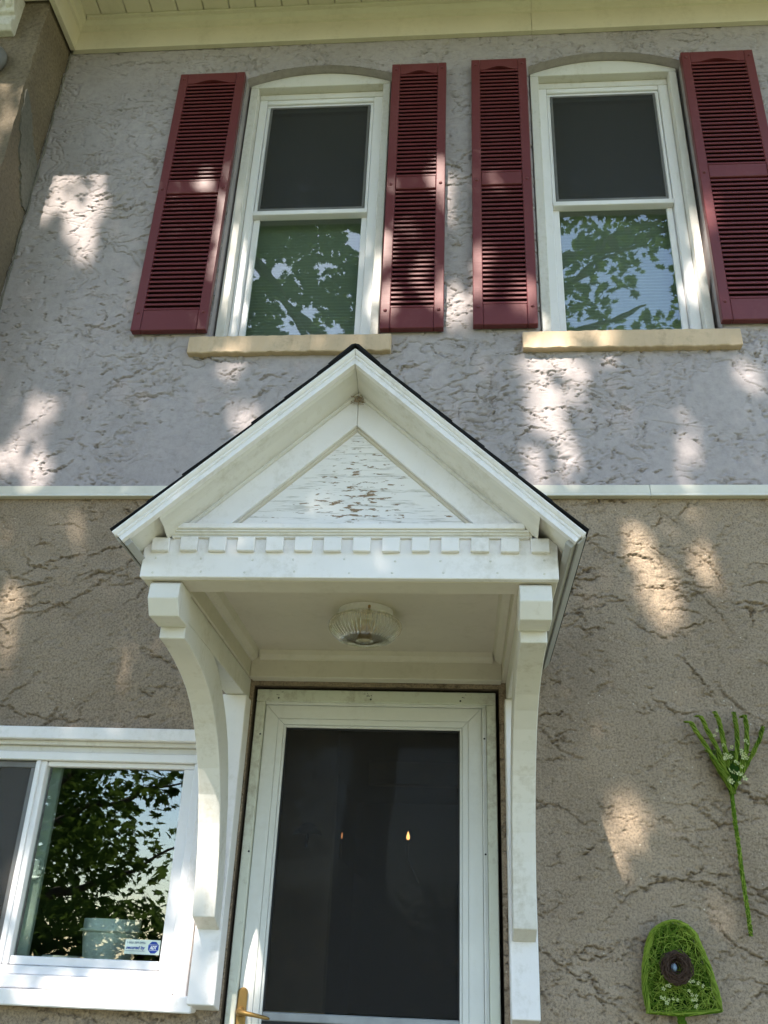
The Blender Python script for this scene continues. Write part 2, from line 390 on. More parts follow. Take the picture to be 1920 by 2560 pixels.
def ledges(X, Z, H, n, seed, lmin, lmax, depth, fall, up_bias=0.8, warp=0.02, horiz=0.7, gr=0.7):
    """ragged trowel ledges: the coat on one side stands proud and breaks off along a line"""
    rs = np.random.default_rng(seed)
    xs, zs = X[0], Z[:, 0]
    WX = (fbm(X, Z, 34, 4, seed+50, .62)-0.5)*warp*2; WZ = (fbm(X, Z, 34, 4, seed+60, .62)-0.5)*warp*2
    for k in range(n):
        cx = rs.uniform(xs[0], xs[-1]); cz = rs.uniform(zs[0], zs[-1]); L = rs.uniform(lmin, lmax)*(0.5+rs.random())
        if fbm(np.array([cx]), np.array([cz]), 1.9, 2, seed+70)[0] < 0.31+0.3*rs.random(): continue
        a = rs.normal(0, 0.45) if rs.random() < horiz else rs.uniform(0, math.pi)
        curv = rs.normal(0, 1.1)/L*0.6
        sgn = 1 if rs.random() < up_bias else -1
        dep = depth*rs.uniform(0.45, 1.25); fl = fall*rs.uniform(0.5, 1.6)
        m = L*0.6+fl*4
        i0, i1 = np.searchsorted(xs, cx-m), np.searchsorted(xs, cx+m); j0, j1 = np.searchsorted(zs, cz-m), np.searchsorted(zs, cz+m)
        if i1-i0 < 3 or j1-j0 < 3: continue
        x = X[j0:j1, i0:i1]-cx+WX[j0:j1, i0:i1]; z = Z[j0:j1, i0:i1]-cz+WZ[j0:j1, i0:i1]
        s = x*math.cos(a)+z*math.sin(a); d = -x*math.sin(a)+z*math.cos(a) - curv*s*s
        d = d*sgn
        env = np.clip(1-(np.abs(s)/(L*0.5)), 0, 1)**0.6
        prof = np.where(d < 0, np.exp(d/fl), np.exp(-d/0.0015))     # drop just below the line, recovering gradually
        lip = np.exp(-(np.maximum(d, 0)/0.014)**2)*(d >= 0)
        groove = np.exp(-((d+0.0018)/0.0020)**2)
        H[j0:j1, i0:i1] += env*dep*(lip*0.42 - prof*(d < 0)*0.7) - np.minimum(env*1.4, 1)*(dep*gr)*groove

def snap(vals, edges):
    v = vals.copy()
    for e in edges:
        i = np.argmin(abs(v-e)); v[i] = e
    return v

def upper_height(X, Z):
    wx = X+(fbm(X, Z, 3.5, 4, 1)-.5)*0.25; wz = Z+(fbm(X, Z, 3.5, 4, 21)-.5)*0.25
    n = fbm(wx, wz*1.1, 3.3, 5, 41, 0.52)
    mask = sstep(0.38, 0.58, fbm(X, Z, 2.6, 3, 61))
    H = np.zeros_like(X)
    for thr, dep in ((0.50, 0.0085), (0.60, 0.009), (0.415, 0.007)):
        d = (n-thr)
        H -= dep*np.where(d > 0, np.exp(-d/0.014)*sstep(0, 0.004, d), 0)*(0.25+0.75*mask)
        H -= 0.0065*np.exp(-((d-0.003)/0.0045)**2)*(0.15+0.85*mask)*sstep(.42, .56, fbm(X, Z, 7, 3, 71+int(thr*100)))
    n2 = fbm(wx+5, wz*0.8, 6.5, 4, 141, 0.55); m2 = sstep(0.48, 0.62, fbm(X, Z, 3.1, 3, 161))
    d = n2-0.53; H -= 0.0085*np.where(d > 0, np.exp(-d/0.020)*sstep(0, 0.006, d), 0)*m2
    pits = sstep(0.60, 0.70, fbm(X, Z, 34, 3, 91))*sstep(0.53, 0.66, fbm(X, Z, 5.2, 3, 96))
    H -= 0.007*pits
    H += 0.006*(fbm(X, Z, 1.2, 3, 99)-.5) + 0.0012*(fbm(X, Z, 22, 3, 101)-.5)
    ledges(X, Z, H, 760, 5, 0.05, 0.22, 0.0128, 0.005, 0.88, 0.024, 0.5, 0.8)
    ledges(X, Z, H, 3600, 8, 0.012, 0.055, 0.0115, 0.004, 0.85, 0.026, 0.35, 0.85)
    ledges(X, Z, H, 30, 9, 0.15, 0.35, 0.003, 0.006, 0.5, 0.003)
    return H

def lower_height(X, Z):
    H = 0.008*(fbm(X, Z, 1.4, 3, 201)-.5)
    H += 0.0030*(fbm(X, Z, 55, 3, 211, .75)-.5)
    rough = sstep(0.5, 0.68, fbm(X, Z, 2.6, 3, 221))
    H += rough*0.010*(fbm(X, Z, 17, 4, 231, .6)-.5)
    pits = sstep(0.66, 0.74, fbm(X, Z, 48, 2, 241)); H -= 0.003*pits
    ledges(X, Z, H, 620, 15, 0.06, 0.42, 0.0110, 0.005, 0.92, 0.024, 0.65, 0.7)
    ledges(X, Z, H, 2300, 18, 0.02, 0.09, 0.0085, 0.004, 0.88, 0.024, 0.5, 0.7)
    return H

def wall_grid(xs, zs, hf, holes, y0=0.0):
    """holes: list of (xa, xb, za, top) with top a number or a function of x (arch)"""
    X, Z = np.meshgrid(xs, zs)
    H = hf(X, Z)
    keep = np.ones((len(zs)-1, len(xs)-1), bool)
    xc = (xs[1:]+xs[:-1])/2; zc = (zs[1:]+zs[:-1])/2
    Zm = Z.copy()
    for xa, xb, za, top in holes:
        for i in range(len(xc)):
            if xa < xc[i] < xb:
                tz = top(xc[i]) if callable(top) else top
                keep[(zc > za) & (zc < tz), i] = False
        if callable(top):
            for i, x in enumerate(xs):
                if xa-1e-6 <= x <= xb+1e-6:
                    t = top(x); j = int(np.argmin(abs(zs-t))); Zm[j, i] = t
        # fade the relief a little at the opening's edge
    V = np.stack([X, y0-H, Zm], -1).reshape(-1, 3)
    nx = len(xs); jj, ii = np.nonzero(keep); a = jj*nx+ii
    Fc = np.stack([a, a+1, a+nx+1, a+nx], 1)
    used = np.zeros(len(V), bool); used[Fc.ravel()] = True
    idx = np.cumsum(used)-1
    return np_mesh(V[used], idx[Fc])

# ------------------------------------------------------------------ ground
me = mesh([(-150, -150, 0), (150, -150, 0), (150, 150, 0), (-150, 150, 0)], [(0, 1, 2, 3)])
tag(link('ground', me, M['grass']), kind='structure')
o = box('path', M['concrete'], None, -0.9, 0.25, -9.0, -1.45, -0.05, 0.012, 0.004); tag(o, kind='structure')
st = thing('stoop', (-0.33, -0.7, 0), 'concrete stoop below the storm door', 'steps')
box('landing', M['concrete'], st, -1.0, 0.35, -1.10, -0.02, -0.05, 0.42, 0.01)
box('step', M['concrete'], st, -1.0, 0.35, -1.42, -1.105, -0.05, 0.21, 0.01)

# ------------------------------------------------------------------ house walls
house = thing('house', (0, 0, 0), 'stucco house front, smooth grey upper storey over rough brown lower storey', 'house')
ARC = [(-1.213, -0.380, 4.262, lambda x: 6.098+0.092*(1-((x+0.7965)/0.4165)**2)),
       (0.374, 1.205, 4.262, lambda x: 6.110+0.094*(1-((x-0.7895)/0.4155)**2))]
xs = snap(np.arange(-2.345, 1.80, 0.0064), [a for h in ARC for a in h[:2]])
zs = snap(np.arange(3.44, 6.42, 0.0036), [4.262])
link('upper_wall', wall_grid(xs, zs, upper_height, ARC), M['upper'], house, smooth=True)
LOW = [(-2.26, -0.960, 1.440, 2.372), (-0.812, 0.148, 0.42, 2.572)]
xs = snap(np.arange(-2.345, 1.80, 0.0062), [-2.26, -0.960, -0.812, 0.148])
zs = snap(np.arange(1.20, 3.448, 0.0036), [1.440, 2.372, 2.572])
link('lower_wall', wall_grid(xs, zs, lower_height, LOW), M['lower'], house, smooth=True)
# plain continuation outside the picture
for nm, mt, (x0, x1, z0, z1) in (('upper_wall', M['upper'], (1.79, 4.2, 3.44, 6.42)), ('lower_wall', M['lower'], (1.79, 4.2, 0, 3.448)),
                                 ('lower_wall', M['lower'], (-2.317, -0.812, 0, 1.202)), ('lower_wall', M['lower'], (0.148, 1.792, 0, 1.202))):
    link(nm, mesh([(x0, 0.001, z0), (x1, 0.001, z0), (x1, 0.001, z1), (x0, 0.001, z1)], [(0, 1, 2, 3)]), mt, house)
# window and door reveals
def reveal(name, mat, pts, depth):
    V = [(x, 0.0, z) for x, z in pts]+[(x, depth, z) for x, z in pts]; n = len(pts)
    return link(name, mesh(V, [(i, i+1, n+i+1, n+i) for i in range(n-1)]), mat, house)
for xa, xb, za, f in ARC:
    pts = [(xa, za)] + [(x, f(x)) for x in np.linspace(xa, xb, 25)] + [(xb, za)]
    reveal('window_reveal', M['upper'], pts, 0.15)
reveal('window_reveal', M['lower'], [(-0.960, 1.44), (-0.960, 2.372), (-2.26, 2.372), (-2.26, 1.44), (-0.960, 1.44)], 0.15)
reveal('door_reveal', M['dirtgap'], [(0.148, 0.42), (0.148, 2.572), (-0.812, 2.572), (-0.812, 0.42)], 0.12)

# the wing that steps forward on the left
def wing_height(X, Z):
    H = 0.012*(fbm(X, Z, 1.8, 4, 301)-.5) + 0.004*(fbm(X, Z, 40, 3, 311, .7)-.5)
    ledges(X, Z, H, 90, 31, 0.05, 0.22, 0.008, 0.02, 0.7, 0.02)
    return H
ys = np.arange(-0.304, 0.035, 0.0062); zs = np.arange(0.0, 6.50, 0.0075)
Yg, Zg = np.meshgrid(ys, zs); Hh = wing_height(Yg, Zg)
edge = np.exp(-(Yg+0.304)/0.02)*0.022*(fbm(Zg*1.0, Yg*0+3, 9, 5, 321)-0.35)
Ysh = Yg + np.exp(-(Yg+0.304)/0.03)*0.03*(fbm(Zg, Yg*0+1, 6, 5, 331)-0.3)
V = np.stack([-2.317+Hh-np.maximum(edge, -0.004), Ysh, Zg], -1).reshape(-1, 3); nx = len(ys)
jj, ii = np.meshgrid(np.arange(len(zs)-1), np.arange(nx-1), indexing='ij'); a = (jj*nx+ii).ravel()
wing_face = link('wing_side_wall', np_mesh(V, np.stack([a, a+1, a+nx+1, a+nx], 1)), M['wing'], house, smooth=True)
edge_y = Ysh[:, 0]; edge_x = (-2.317+Hh-np.maximum(edge, -0.004))[:, 0]
xw = np.concatenate([np.arange(-2.80, -2.33, 0.0075), [-2.317]]); Xg, Zg2 = np.meshgrid(xw, zs)
Hf = wing_height(Xg+9, Zg2)
wgt = np.exp((Xg+2.317)/0.02)
Yf = (-0.304-Hf)*(1-wgt)+wgt*edge_y[:, None]; Xf = Xg*(1-wgt)+wgt*(Xg+(edge_x[:, None]+2.317)); Xf[:, -1] = edge_x; Yf[:, -1] = edge_y
V = np.stack([Xf, Yf, Zg2], -1).reshape(-1, 3); nx = len(xw)
jj, ii = np.meshgrid(np.arange(len(zs)-1), np.arange(nx-1), indexing='ij'); a = (jj*nx+ii).ravel()
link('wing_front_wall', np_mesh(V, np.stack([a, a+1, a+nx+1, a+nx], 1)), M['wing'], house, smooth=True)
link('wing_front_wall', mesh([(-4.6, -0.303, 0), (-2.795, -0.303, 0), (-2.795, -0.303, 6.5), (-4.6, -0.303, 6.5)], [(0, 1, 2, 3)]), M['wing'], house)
# grey mortar patch and ragged joint where wing and front meet
pp = []
for k in range(120):
    z = 0.5+k*0.05; pp.append((-2.306+random.uniform(-.002, .002), -0.004+random.uniform(-.004, .003), z))
link('joint_bead', tube_mesh([(pp, [random.uniform(.003, .009) for _ in pp])], 6), M['patch'], house, smooth=True)
base = [(-0.285, 5.72), (-0.235, 5.69), (-0.17, 5.62), (-0.09, 5.50), (-0.012, 5.42), (-0.008, 5.12), (-0.05, 5.12), (-0.11, 5.22), (-0.17, 5.32), (-0.23, 5.44), (-0.275, 5.58)]
poly = []
for i in range(len(base)):
    a0, a1 = Vector(base[i]), Vector(base[(i+1) % len(base)])
    for k in range(6):
        p_ = a0.lerp(a1, k/6); poly.append((max(-0.292, min(-0.004, p_.x+random.gauss(0, .006))), p_.y+random.gauss(0, .008)))
prism('mortar_patch', M['patch'], house, poly, 'x', -2.330, -2.3085)

# eaves: frieze board, bed mould, soffit planks, fascia, roof
FR = [(0.0, 6.372), (-0.030, 6.372), (-0.032, 6.520), (-0.046, 6.524), (-0.052, 6.552), (-0.075, 6.566), (-0.080, 6.590), (0.0, 6.590)]
prism('frieze_board', M['cream'], house, FR, 'x', -2.30, 0.40, 0.0015)
prism('frieze_board', M['cream'], house, FR, 'x', 0.4015, 4.2, 0.0015)
# return of the frieze along the wing
bm = bmesh.new()
prof = [(-2.317-p[0]*1.0, p[1]) for p in FR]
def wf(y): return [(-2.300+(-p[0]), y, p[1]) for p in FR]
A = [bm.verts.new(p) for p in wf(-0.36)]; B = [bm.verts.new((v.co.x, -(v.co.x+2.300) , v.co.z)) for v in A]
n = len(FR); bm.faces.new(A[::-1]); bm.faces.new(B)
for i in range(n): bm.faces.new((A[i], A[(i+1) % n], B[(i+1) % n], B[i]))
link('frieze_return', bm_mesh(bm, 0.0015), M['cream'], house)
box('wing_frieze', M['cream'], house, -4.6, -2.302, -0.345, -0.318, 6.405, 6.60, 0.003)
pm = bmesh.new(); add_box(pm, -0.0755, 0.0755, -0.44, 0.44, 0, 0.012); plank = bm_mesh(pm, 0.006)
x = -2.207
k = 0
while x < 4.2:
    link('soffit_plank', plank, M['cream'], house, (x, -0.50, 6.590)); x += 0.1555; k += 1
box('soffit_backing', M['under'], house, -4.6, 4.2, -0.96, 0.0, 6.606, 6.62, 0)
box('eave_fascia', M['cream'], house, -4.6, 4.2, -0.975, -0.945, 6.55, 6.72, 0.004)
prism('roof', M['shingle'], house, [(-1.02, 6.70), (-1.02, 6.73), (3.2, 9.3), (3.2, 9.26)], 'x', -4.8, 4.4)
box('soffit_trim', M['cream'], house, -2.215, 4.2, -0.098, -0.070, 6.574, 6.589, 0.003)

# belt band between the storeys
for x0, x1 in ((-2.30, 0.795), (0.7965, 4.2)):
    prism('belt_band', M['band'], house, [(0.0, 3.462), (-0.020, 3.458), (-0.026, 3.416), (-0.033, 3.405), (-0.033, 3.401), (0.0, 3.401)], 'x', x0, x1, 0.001)

# corbel at the top of the wing
cor = prism('corbel', M['old_white'], house, [(-0.30, 6.41), (-0.43, 6.41), (-0.425, 6.33), (-0.395, 6.28), (-0.375, 6.245), (-0.352, 6.24), (-0.352, 6.205), (-0.372, 6.19), (-0.370, 6.15), (-0.345, 6.125), (-0.30, 6.125)], 'x', -2.70, -2.462, 0.004)
for i in range(4):
    x0 = -2.475-i*0.055
    prism('corbel_flute', M['old_white'], cor, [(-0.426, 6.41), (-0.441, 6.405), (-0.438, 6.33), (-0.402, 6.27), (-0.386, 6.262), (-0.37, 6.262), (-0.40, 6.33)], 'x', x0-0.034, x0, 0.004)
me = lathe_mesh([(0.0, -0.055), (0.05, -0.052), (0.09, -0.04), (0.115, -0.018), (0.118, 0.0), (0.105, 0.02), (0.0, 0.02)], 40)
o = link('wall_vent', me, M['greymetal'], None, (-2.565, -0.325, 5.905), True); o.rotation_euler = (math.radians(-90), 0, 0)
o.rotation_euler = (math.radians(90), 0, 0); me.transform(Matrix.Scale(-1, 4, (0, 0, 1))); me.flip_normals()
tag(o, 'round grey vent cap at the left edge on the tan side wing', 'vent')

# interior: dark rooms behind the openings
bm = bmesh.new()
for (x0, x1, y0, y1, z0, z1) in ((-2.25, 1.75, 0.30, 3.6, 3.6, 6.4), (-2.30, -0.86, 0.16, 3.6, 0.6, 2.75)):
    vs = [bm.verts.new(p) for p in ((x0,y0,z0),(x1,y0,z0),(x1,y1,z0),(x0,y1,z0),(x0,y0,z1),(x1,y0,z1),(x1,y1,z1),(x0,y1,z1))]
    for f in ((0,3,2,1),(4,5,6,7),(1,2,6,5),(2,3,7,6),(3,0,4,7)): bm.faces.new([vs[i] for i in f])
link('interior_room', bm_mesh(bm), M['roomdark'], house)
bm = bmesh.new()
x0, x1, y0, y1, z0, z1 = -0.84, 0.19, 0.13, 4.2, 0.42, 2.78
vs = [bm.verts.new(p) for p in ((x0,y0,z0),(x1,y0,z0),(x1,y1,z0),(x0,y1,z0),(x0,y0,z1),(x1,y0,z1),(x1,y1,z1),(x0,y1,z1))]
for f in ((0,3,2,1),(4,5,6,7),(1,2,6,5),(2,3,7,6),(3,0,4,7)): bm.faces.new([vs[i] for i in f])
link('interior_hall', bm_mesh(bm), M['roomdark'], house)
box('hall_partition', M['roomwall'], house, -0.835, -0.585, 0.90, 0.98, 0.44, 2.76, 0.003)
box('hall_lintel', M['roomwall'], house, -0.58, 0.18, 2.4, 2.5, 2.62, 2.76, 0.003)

# ------------------------------------------------------------------ windows of the upper storey
def upper_window(dx, dz, label, arc):
    xa, xb, za, f = arc
    t = thing('sash_window', ((xa+xb)/2, 0.05, 4.26), label, 'window', 'arched sash windows of the upper storey')
    W = M['white_vinyl']
    cx = (xa+xb)/2
    f2 = lambda x: f(x)-0.002
    yo = 0.052
    xl, xr = xa+0.012, xb-0.018
    # arched casing head
    top = [(x, f2(x)) for x in np.linspace(xl, xr, 21)]
    prism('casing_head', M['old_white'], t, [(xl, 6.085+dz)] + top + [(xr, 6.085+dz)], 'y', yo, yo+0.09, 0.003)
    box('casing_side', M['old_white'], t, xl, xl+0.046, yo, yo+0.09, 4.27, 6.0835+dz, 0.003)
    box('casing_side', M['old_white'], t, xr-0.040, xr, yo, yo+0.09, 4.27, 6.0835+dz, 0.003)
    il, ir = xl+0.047, xr-0.041
    box('stop_head', M['old_white'], t, il, ir, yo+0.048, yo+0.09, 6.040+dz, 6.083+dz, 0.002)
    # vinyl frame
    y1 = 0.104
    fl, fr, ft = -1.148+dx, -0.470+dx, 6.044+dz
    sf = box('frame_side', W, t, il+0.001, -1.110+dx, y1, y1+0.07, 4.27, ft, 0.003)
    box('frame_side', W, t, -0.492+dx, ir-0.001, y1, y1+0.07, 4.27, ft, 0.003)
    box('frame_head', W, t, -1.1085+dx, -0.4935+dx, y1+0.002, y1+0.07, 6.010+dz, ft-0.002, 0.003)
    # upper sash with half screen
    us = box('upper_sash', W, t, -1.1075+dx, -0.4945+dx, y1+0.012, y1+0.03, 5.992+dz, 6.0085+dz, 0.002)
    box('sash_stile', W, us, -1.1075+dx, -1.090+dx, y1+0.012, y1+0.03, 5.190+dz, 5.9905+dz, 0.002)
    box('sash_stile', W, us, -0.512+dx, -0.4945+dx, y1+0.012, y1+0.03, 5.190+dz, 5.9905+dz, 0.002)
    sc = box('screen_frame', M['screenframe'], t, -1.088+dx, -0.514+dx, y1+0.008, y1+0.016, 5.190+dz, 5.214+dz, 0.001)
    box('screen_stile', M['screenframe'], sc, -1.088+dx, -1.076+dx, y1+0.008, y1+0.016, 5.2145+dz, 5.990+dz, 0.001)
    box('screen_stile', M['screenframe'], sc, -0.526+dx, -0.514+dx, y1+0.008, y1+0.016, 5.2145+dz, 5.990+dz, 0.001)
    box('screen_rail', M['screenframe'], sc, -1.0755+dx, -0.5265+dx, y1+0.008, y1+0.016, 5.978+dz, 5.990+dz, 0.001)
    box('insect_screen', M['screen'], sc, -1.0755+dx, -0.5265+dx, y1+0.011, y1+0.0125, 5.2145+dz, 5.9775+dz, 0)
    box('pane', M['glass'], us, -1.088+dx, -0.514+dx, y1+0.022, y1+0.026, 5.190+dz, 5.990+dz, 0)
    # meeting rail and lower sash
    ls = box('meeting_rail', W, t, -1.109+dx, -0.4932+dx, y1-0.004, y1+0.045, 5.158+dz, 5.1885+dz, 0.003)
    box('sash_stile', W, ls, -1.108+dx, -1.075+dx, y1+0.03, y1+0.05, 4.27, 5.157+dz, 0.003)
    box('sash_stile', W, ls, -0.526+dx, -0.4945+dx, y1+0.03, y1+0.05, 4.27, 5.157+dz, 0.003)
    box('bottom_rail', W, ls, -1.0745+dx, -0.5265+dx, y1+0.03, y1+0.05, 4.27, 4.345, 0.003)
    box('pane', M['glass'], ls, -1.0745+dx, -0.5265+dx, y1+0.037, y1+0.041, 4.3455, 5.157+dz, 0)
    # cellular blind
    bx0, bx1, zt = -1.10+dx, -0.50+dx, 6.03+dz
    V, Fc = [], []; n = 88; p = (zt-4.28)/n
    for i in range(n+1):
        for dzz, yy in ((0, 0.0), (-p*0.5, -0.010)):
            z = zt-i*p+dzz
            V += [(bx0, 0.215+yy, z), (bx1, 0.215+yy, z)]
    for i in range(2*n+1): Fc.append((2*i, 2*i+2, 2*i+3, 2*i+1))
    link('window_blind', mesh(V, Fc), M['blind'], t)
    # stone sill
    return t
w1 = upper_window(0.0, 0.0, 'arched sash window on the left above the gable, between two red shutters', ARC[0])
w2 = upper_window(1.588, 0.010, 'arched sash window on the right of the upper storey, beside the rightmost shutter', ARC[1])
def sill(name, x0, x1, z0, z1, parent):
    bm = bmesh.new(); n = 40
    rs = np.random.default_rng(int(abs(x0)*100))
    add_box(bm, x0, x1, -0.034, 0.11, z0, z1)
    bmesh.ops.subdivide_edges(bm, edges=[e for e in bm.edges if abs(e.verts[0].co.x-e.verts[1].co.x) > .1], cuts=n, use_grid_fill=True)
    for v in bm.verts:
        if v.co.z < z0+0.001: v.co.z += rs.uniform(-0.003, 0.003)
        if v.co.y < -0.03: v.co.y += rs.uniform(-0.0025, 0.0025)
    link(name, bm_mesh(bm, 0.004), M['stone'], parent)
sill('sill', -1.297, -0.325, 4.166, 4.262, w1)
sill('sill', 0.287, 1.272, 4.166, 4.262, w2)

# ------------------------------------------------------------------ shutters
def slat_mesh(w):
    # tilted louvre, local origin at its centre
    bm = bmesh.new(); pts = [(-0.0125, -0.0135), (-0.0145, -0.012), (-0.0145, -0.0025), (-0.0125, 0.0005), (0.007, 0.0140), (0.010, 0.0125), (0.010, 0.008), (-0.006, -0.0085)]
    A = [bm.verts.new((-w/2, y, z)) for y, z in pts]; B = [bm.verts.new((w/2, y, z)) for y, z in pts]
    bm.faces.new(A[::-1]); bm.faces.new(B)
    for i in range(8): bm.faces.new((A[i], A[(i+1) % 8], B[(i+1) % 8], B[i]))
    return bm_mesh(bm)
def shutter(x0, x1, z0, z1, label, smesh):
    t = thing('shutter', ((x0+x1)/2, -0.02, z0), label, 'shutter', 'red louvred shutters of the upper storey')
    mt = M['maroon']; sw = 0.047; yf, yb = -0.043, -0.006
    box('stile', mt, t, x0, x0+sw, yf, yb, z0, z1, 0.003)
    box('stile', mt, t, x1-sw, x1, yf, yb, z0, z1, 0.003)
    a, b_ = x0+sw+0.0008, x1-sw-0.0008
    zm0, zm1 = z0+0.890, z0+0.975; zb = z0+0.122; zt = z1-0.070
    box('bottom_rail', mt, t, a, b_, yf+0.002, yb, z0+0.001, zb, 0.003)
    box('middle_rail', mt, t, a, b_, yf+0.002, yb, zm0, zm1, 0.003)
    # arched underside of the top rail
    w = (b_-a); und = []
    for i in range(17):
        u = i/16; s = 0.0 if u < .12 or u > .88 else math.sin((u-.12)/.76*math.pi)**1.3
        und.append((a+w*u, zt-0.012+0.026*s))
    prism('top_rail', mt, t, und+[(b_, z1-0.001), (a, z1-0.001)], 'y', yf+0.002, yb, 0.0)
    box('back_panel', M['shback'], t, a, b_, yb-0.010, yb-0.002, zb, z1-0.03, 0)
    n = 0
    for lo, hi in ((zb, zm0), (zm1, zt)):
        cnt = int(round((hi-lo)/0.0282)); p = (hi-lo)/cnt
        for i in range(cnt):
            s = link('slat', smesh, M['slat'], t, ((x0+x1)/2, -0.026, lo+p*(i+0.5)))
    for zz in (z0+0.105, (zm0+zm1)/2-0.012, z1-0.045):
        for xx in (x0+sw*0.5, x1-sw*0.5):
            l = link('screw_cap', SCREW, mt, t, (xx, yf, zz), True)
    return t
SCREW = lathe_mesh([(0.0001, 0.006), (0.005, 0.0052), (0.0085, 0.002), (0.009, 0.0)], 12)
SCREW.transform(Matrix.Rotation(math.radians(90), 4, 'X'))
wide = slat_mesh(0.372-0.096); wide4 = slat_mesh(0.380-0.096); nar = slat_mesh(0.302-0.096)
shutter(-1.591, -1.219, 4.296, 6.106, 'wide dark red louvred shutter on the far left, near the side wing', wide)
shutter(-0.382, -0.080, 4.284, 6.118, 'narrow dark red shutter right of the left window', nar)
shutter(0.058, 0.360, 4.296, 6.128, 'narrow dark red shutter left of the right window', nar)
shutter(1.195, 1.575, 4.302, 6.122, 'wide dark red shutter at the right edge, cut by the frame', wide4)

# ------------------------------------------------------------------ lower slider window
lw = thing('slider_window', (-1.6, 0.0, 1.44), 'white sliding window left of the door with a sticker on its pane', 'window')
W = M['white_vinyl']
box('head_trim', M['white'], lw, -2.32, -0.985, -0.052, -0.004, 2.334, 2.381, 0.003)
box('head_stop', M['old_white'], lw, -2.255, -0.985, -0.022, 0.05, 2.318, 2.3335, 0.002)
box('head_casing', M['old_white'], lw, -2.255, -0.985, 0.002, 0.05, 2.294, 2.3175, 0.002)
box('frame_head', W, lw, -2.255, -0.9815, -0.008, 0.06, 2.262, 2.2935, 0.003)
box('side_trim', M['white'], lw, -0.980, -0.936, -0.024, 0.0, 1.468, 2.333, 0.003)
box('frame_side', W, lw, -1.012, -0.9815, -0.006, 0.06, 1.512, 2.2615, 0.003)
box('frame_foot', W, lw, -2.255, -1.0125, 0.0, 0.06, 1.522, 1.550, 0.003)
box('sill_nose', M['white'], lw, -2.255, -0.9815, -0.030, 0.05, 1.480, 1.5215, 0.004)
box('sill_board', M['white'], lw, -2.32, -0.900, -0.072, 0.02, 1.428, 1.4785, 0.004)
# fixed-side sash
sl = box('sash', W, lw, -1.600, -1.0125, 0.016, 0.05, 2.243, 2.2615, 0.003)
box('sash_stile', W, sl, -1.056, -1.0125, 0.016, 0.05, 1.5515, 2.2425, 0.003)
box('sash_foot', W, sl, -1.600, -1.0565, 0.016, 0.05, 1.5515, 1.580, 0.003)
ms = box('meeting_stile', W, sl, -1.646, -1.601, 0.008, 0.05, 1.5515, 2.2615, 0.003)
box('stile_lip', W, sl, -1.640, -1.622, 0.000, 0.0075, 1.5515, 2.2615, 0.002)
box('inner_stile', M['blind'], sl, -1.599, -1.560, 0.060, 0.085, 1.56, 2.25, 0.003)
box('pane', M['glass'], sl, -1.600, -1.0565, 0.038, 0.042, 1.5805, 2.2425, 0)
la = box('latch', M['box'], sl, -1.592, -1.574, 0.046, 0.0595, 1.835, 1.905, 0.004)
bm_l = box('latch_lever', M['box'], la, -1.586, -1.560, 0.050, 0.058, 1.852, 1.868, 0.003)
s2 = box('screen_frame', M['screenframe'], lw, -2.25, -1.6475, 0.016, 0.03, 2.235, 2.2585, 0.002)
box('screen_stile', M['screenframe'], s2, -1.665, -1.6475, 0.016, 0.03, 1.5515, 2.2345, 0.002)
box('screen_foot', M['screenframe'], s2, -2.25, -1.6655, 0.016, 0.03, 1.5515, 1.575, 0.002)
box('insect_screen', M['sidescreen'], s2, -2.25, -1.6655, 0.021, 0.0225, 1.5755, 2.2345, 0)
box('pane', M['glass'], lw, -2.25, -1.6475, 0.062, 0.066, 1.5515, 2.2585, 0)
# inner window board and things on it
box('inner_sill', M['roomwall'], house, -2.25, -0.97, 0.155, 0.42, 1.480, 1.510, 0.003)
me = lathe_mesh([(0.080, 0.0), (0.084, 0.004), (0.106, 0.155), (0.107, 0.16), (0.116, 0.161), (0.116, 0.170), (0.107, 0.172), (0.108, 0.205), (0.0, 0.206)], 40)
o = link('plastic_bucket', me, M['plastic'], None, (-1.335, 0.275, 1.511), True)
tag(o, 'pale plastic bucket standing inside the sliding window', 'bucket')
bx = box('storage_box', M['box'], None, -1.560, -1.448, 0.19, 0.33, 1.511, 1.585, 0.004)
tag(bx, 'low pale box beside the bucket behind the window glass', 'box')

# sticker with writing
stk = thing('window_sticker', (-1.13, 0.036, 1.62), 'pale green alarm company sticker with blue octagon on the window pane', 'sticker')
ang = -0.03
box('sticker_card', M['sticker'], stk, -1.194, -1.066, 0.0362, 0.0374, 1.600, 1.6475, 0)
def text(body, mat, x, z, size, shear=0.0, off=0.0, y=0.0356, wid=None, align='LEFT', name='lettering'):
    cu = bpy.data.curves.new('t', 'FONT'); cu.body = body; cu.size = size; cu.shear = shear; cu.offset = off; cu.align_x = align; cu.extrude = 0.0002
    ob = bpy.data.objects.new('t', cu); COL.objects.link(ob)
    dg = bpy.context.evaluated_depsgraph_get(); me = bpy.data.meshes.new_from_object(ob.evaluated_get(dg))
    bpy.data.objects.remove(ob); bpy.data.curves.remove(cu)
    co = np.zeros(len(me.vertices)*3); me.vertices.foreach_get('co', co); co = co.reshape(-1, 3)
    if wid:
        w0 = co[:, 0].max()-co[:, 0].min(); co[:, 0] = (co[:, 0]-co[:, 0].min())*wid/w0
    out = np.stack([co[:, 0], -co[:, 2], co[:, 1]], -1); me.vertices.foreach_set('co', out.ravel()); me.update()
    return link(name, me, mat, stk, (x, y, z))
text('1-800-389-0996', M['grey_ink'], -1.187, 1.6335, 0.0105, 0.0, 0.0, wid=0.067)
text('secured by', M['blue'], -1.189, 1.6165, 0.0150, 0.25, 0.0004, wid=0.070)
box('underline', M['grey_ink'], stk, -1.190, -1.120, 0.0354, 0.0360, 1.6100, 1.6110, 0)
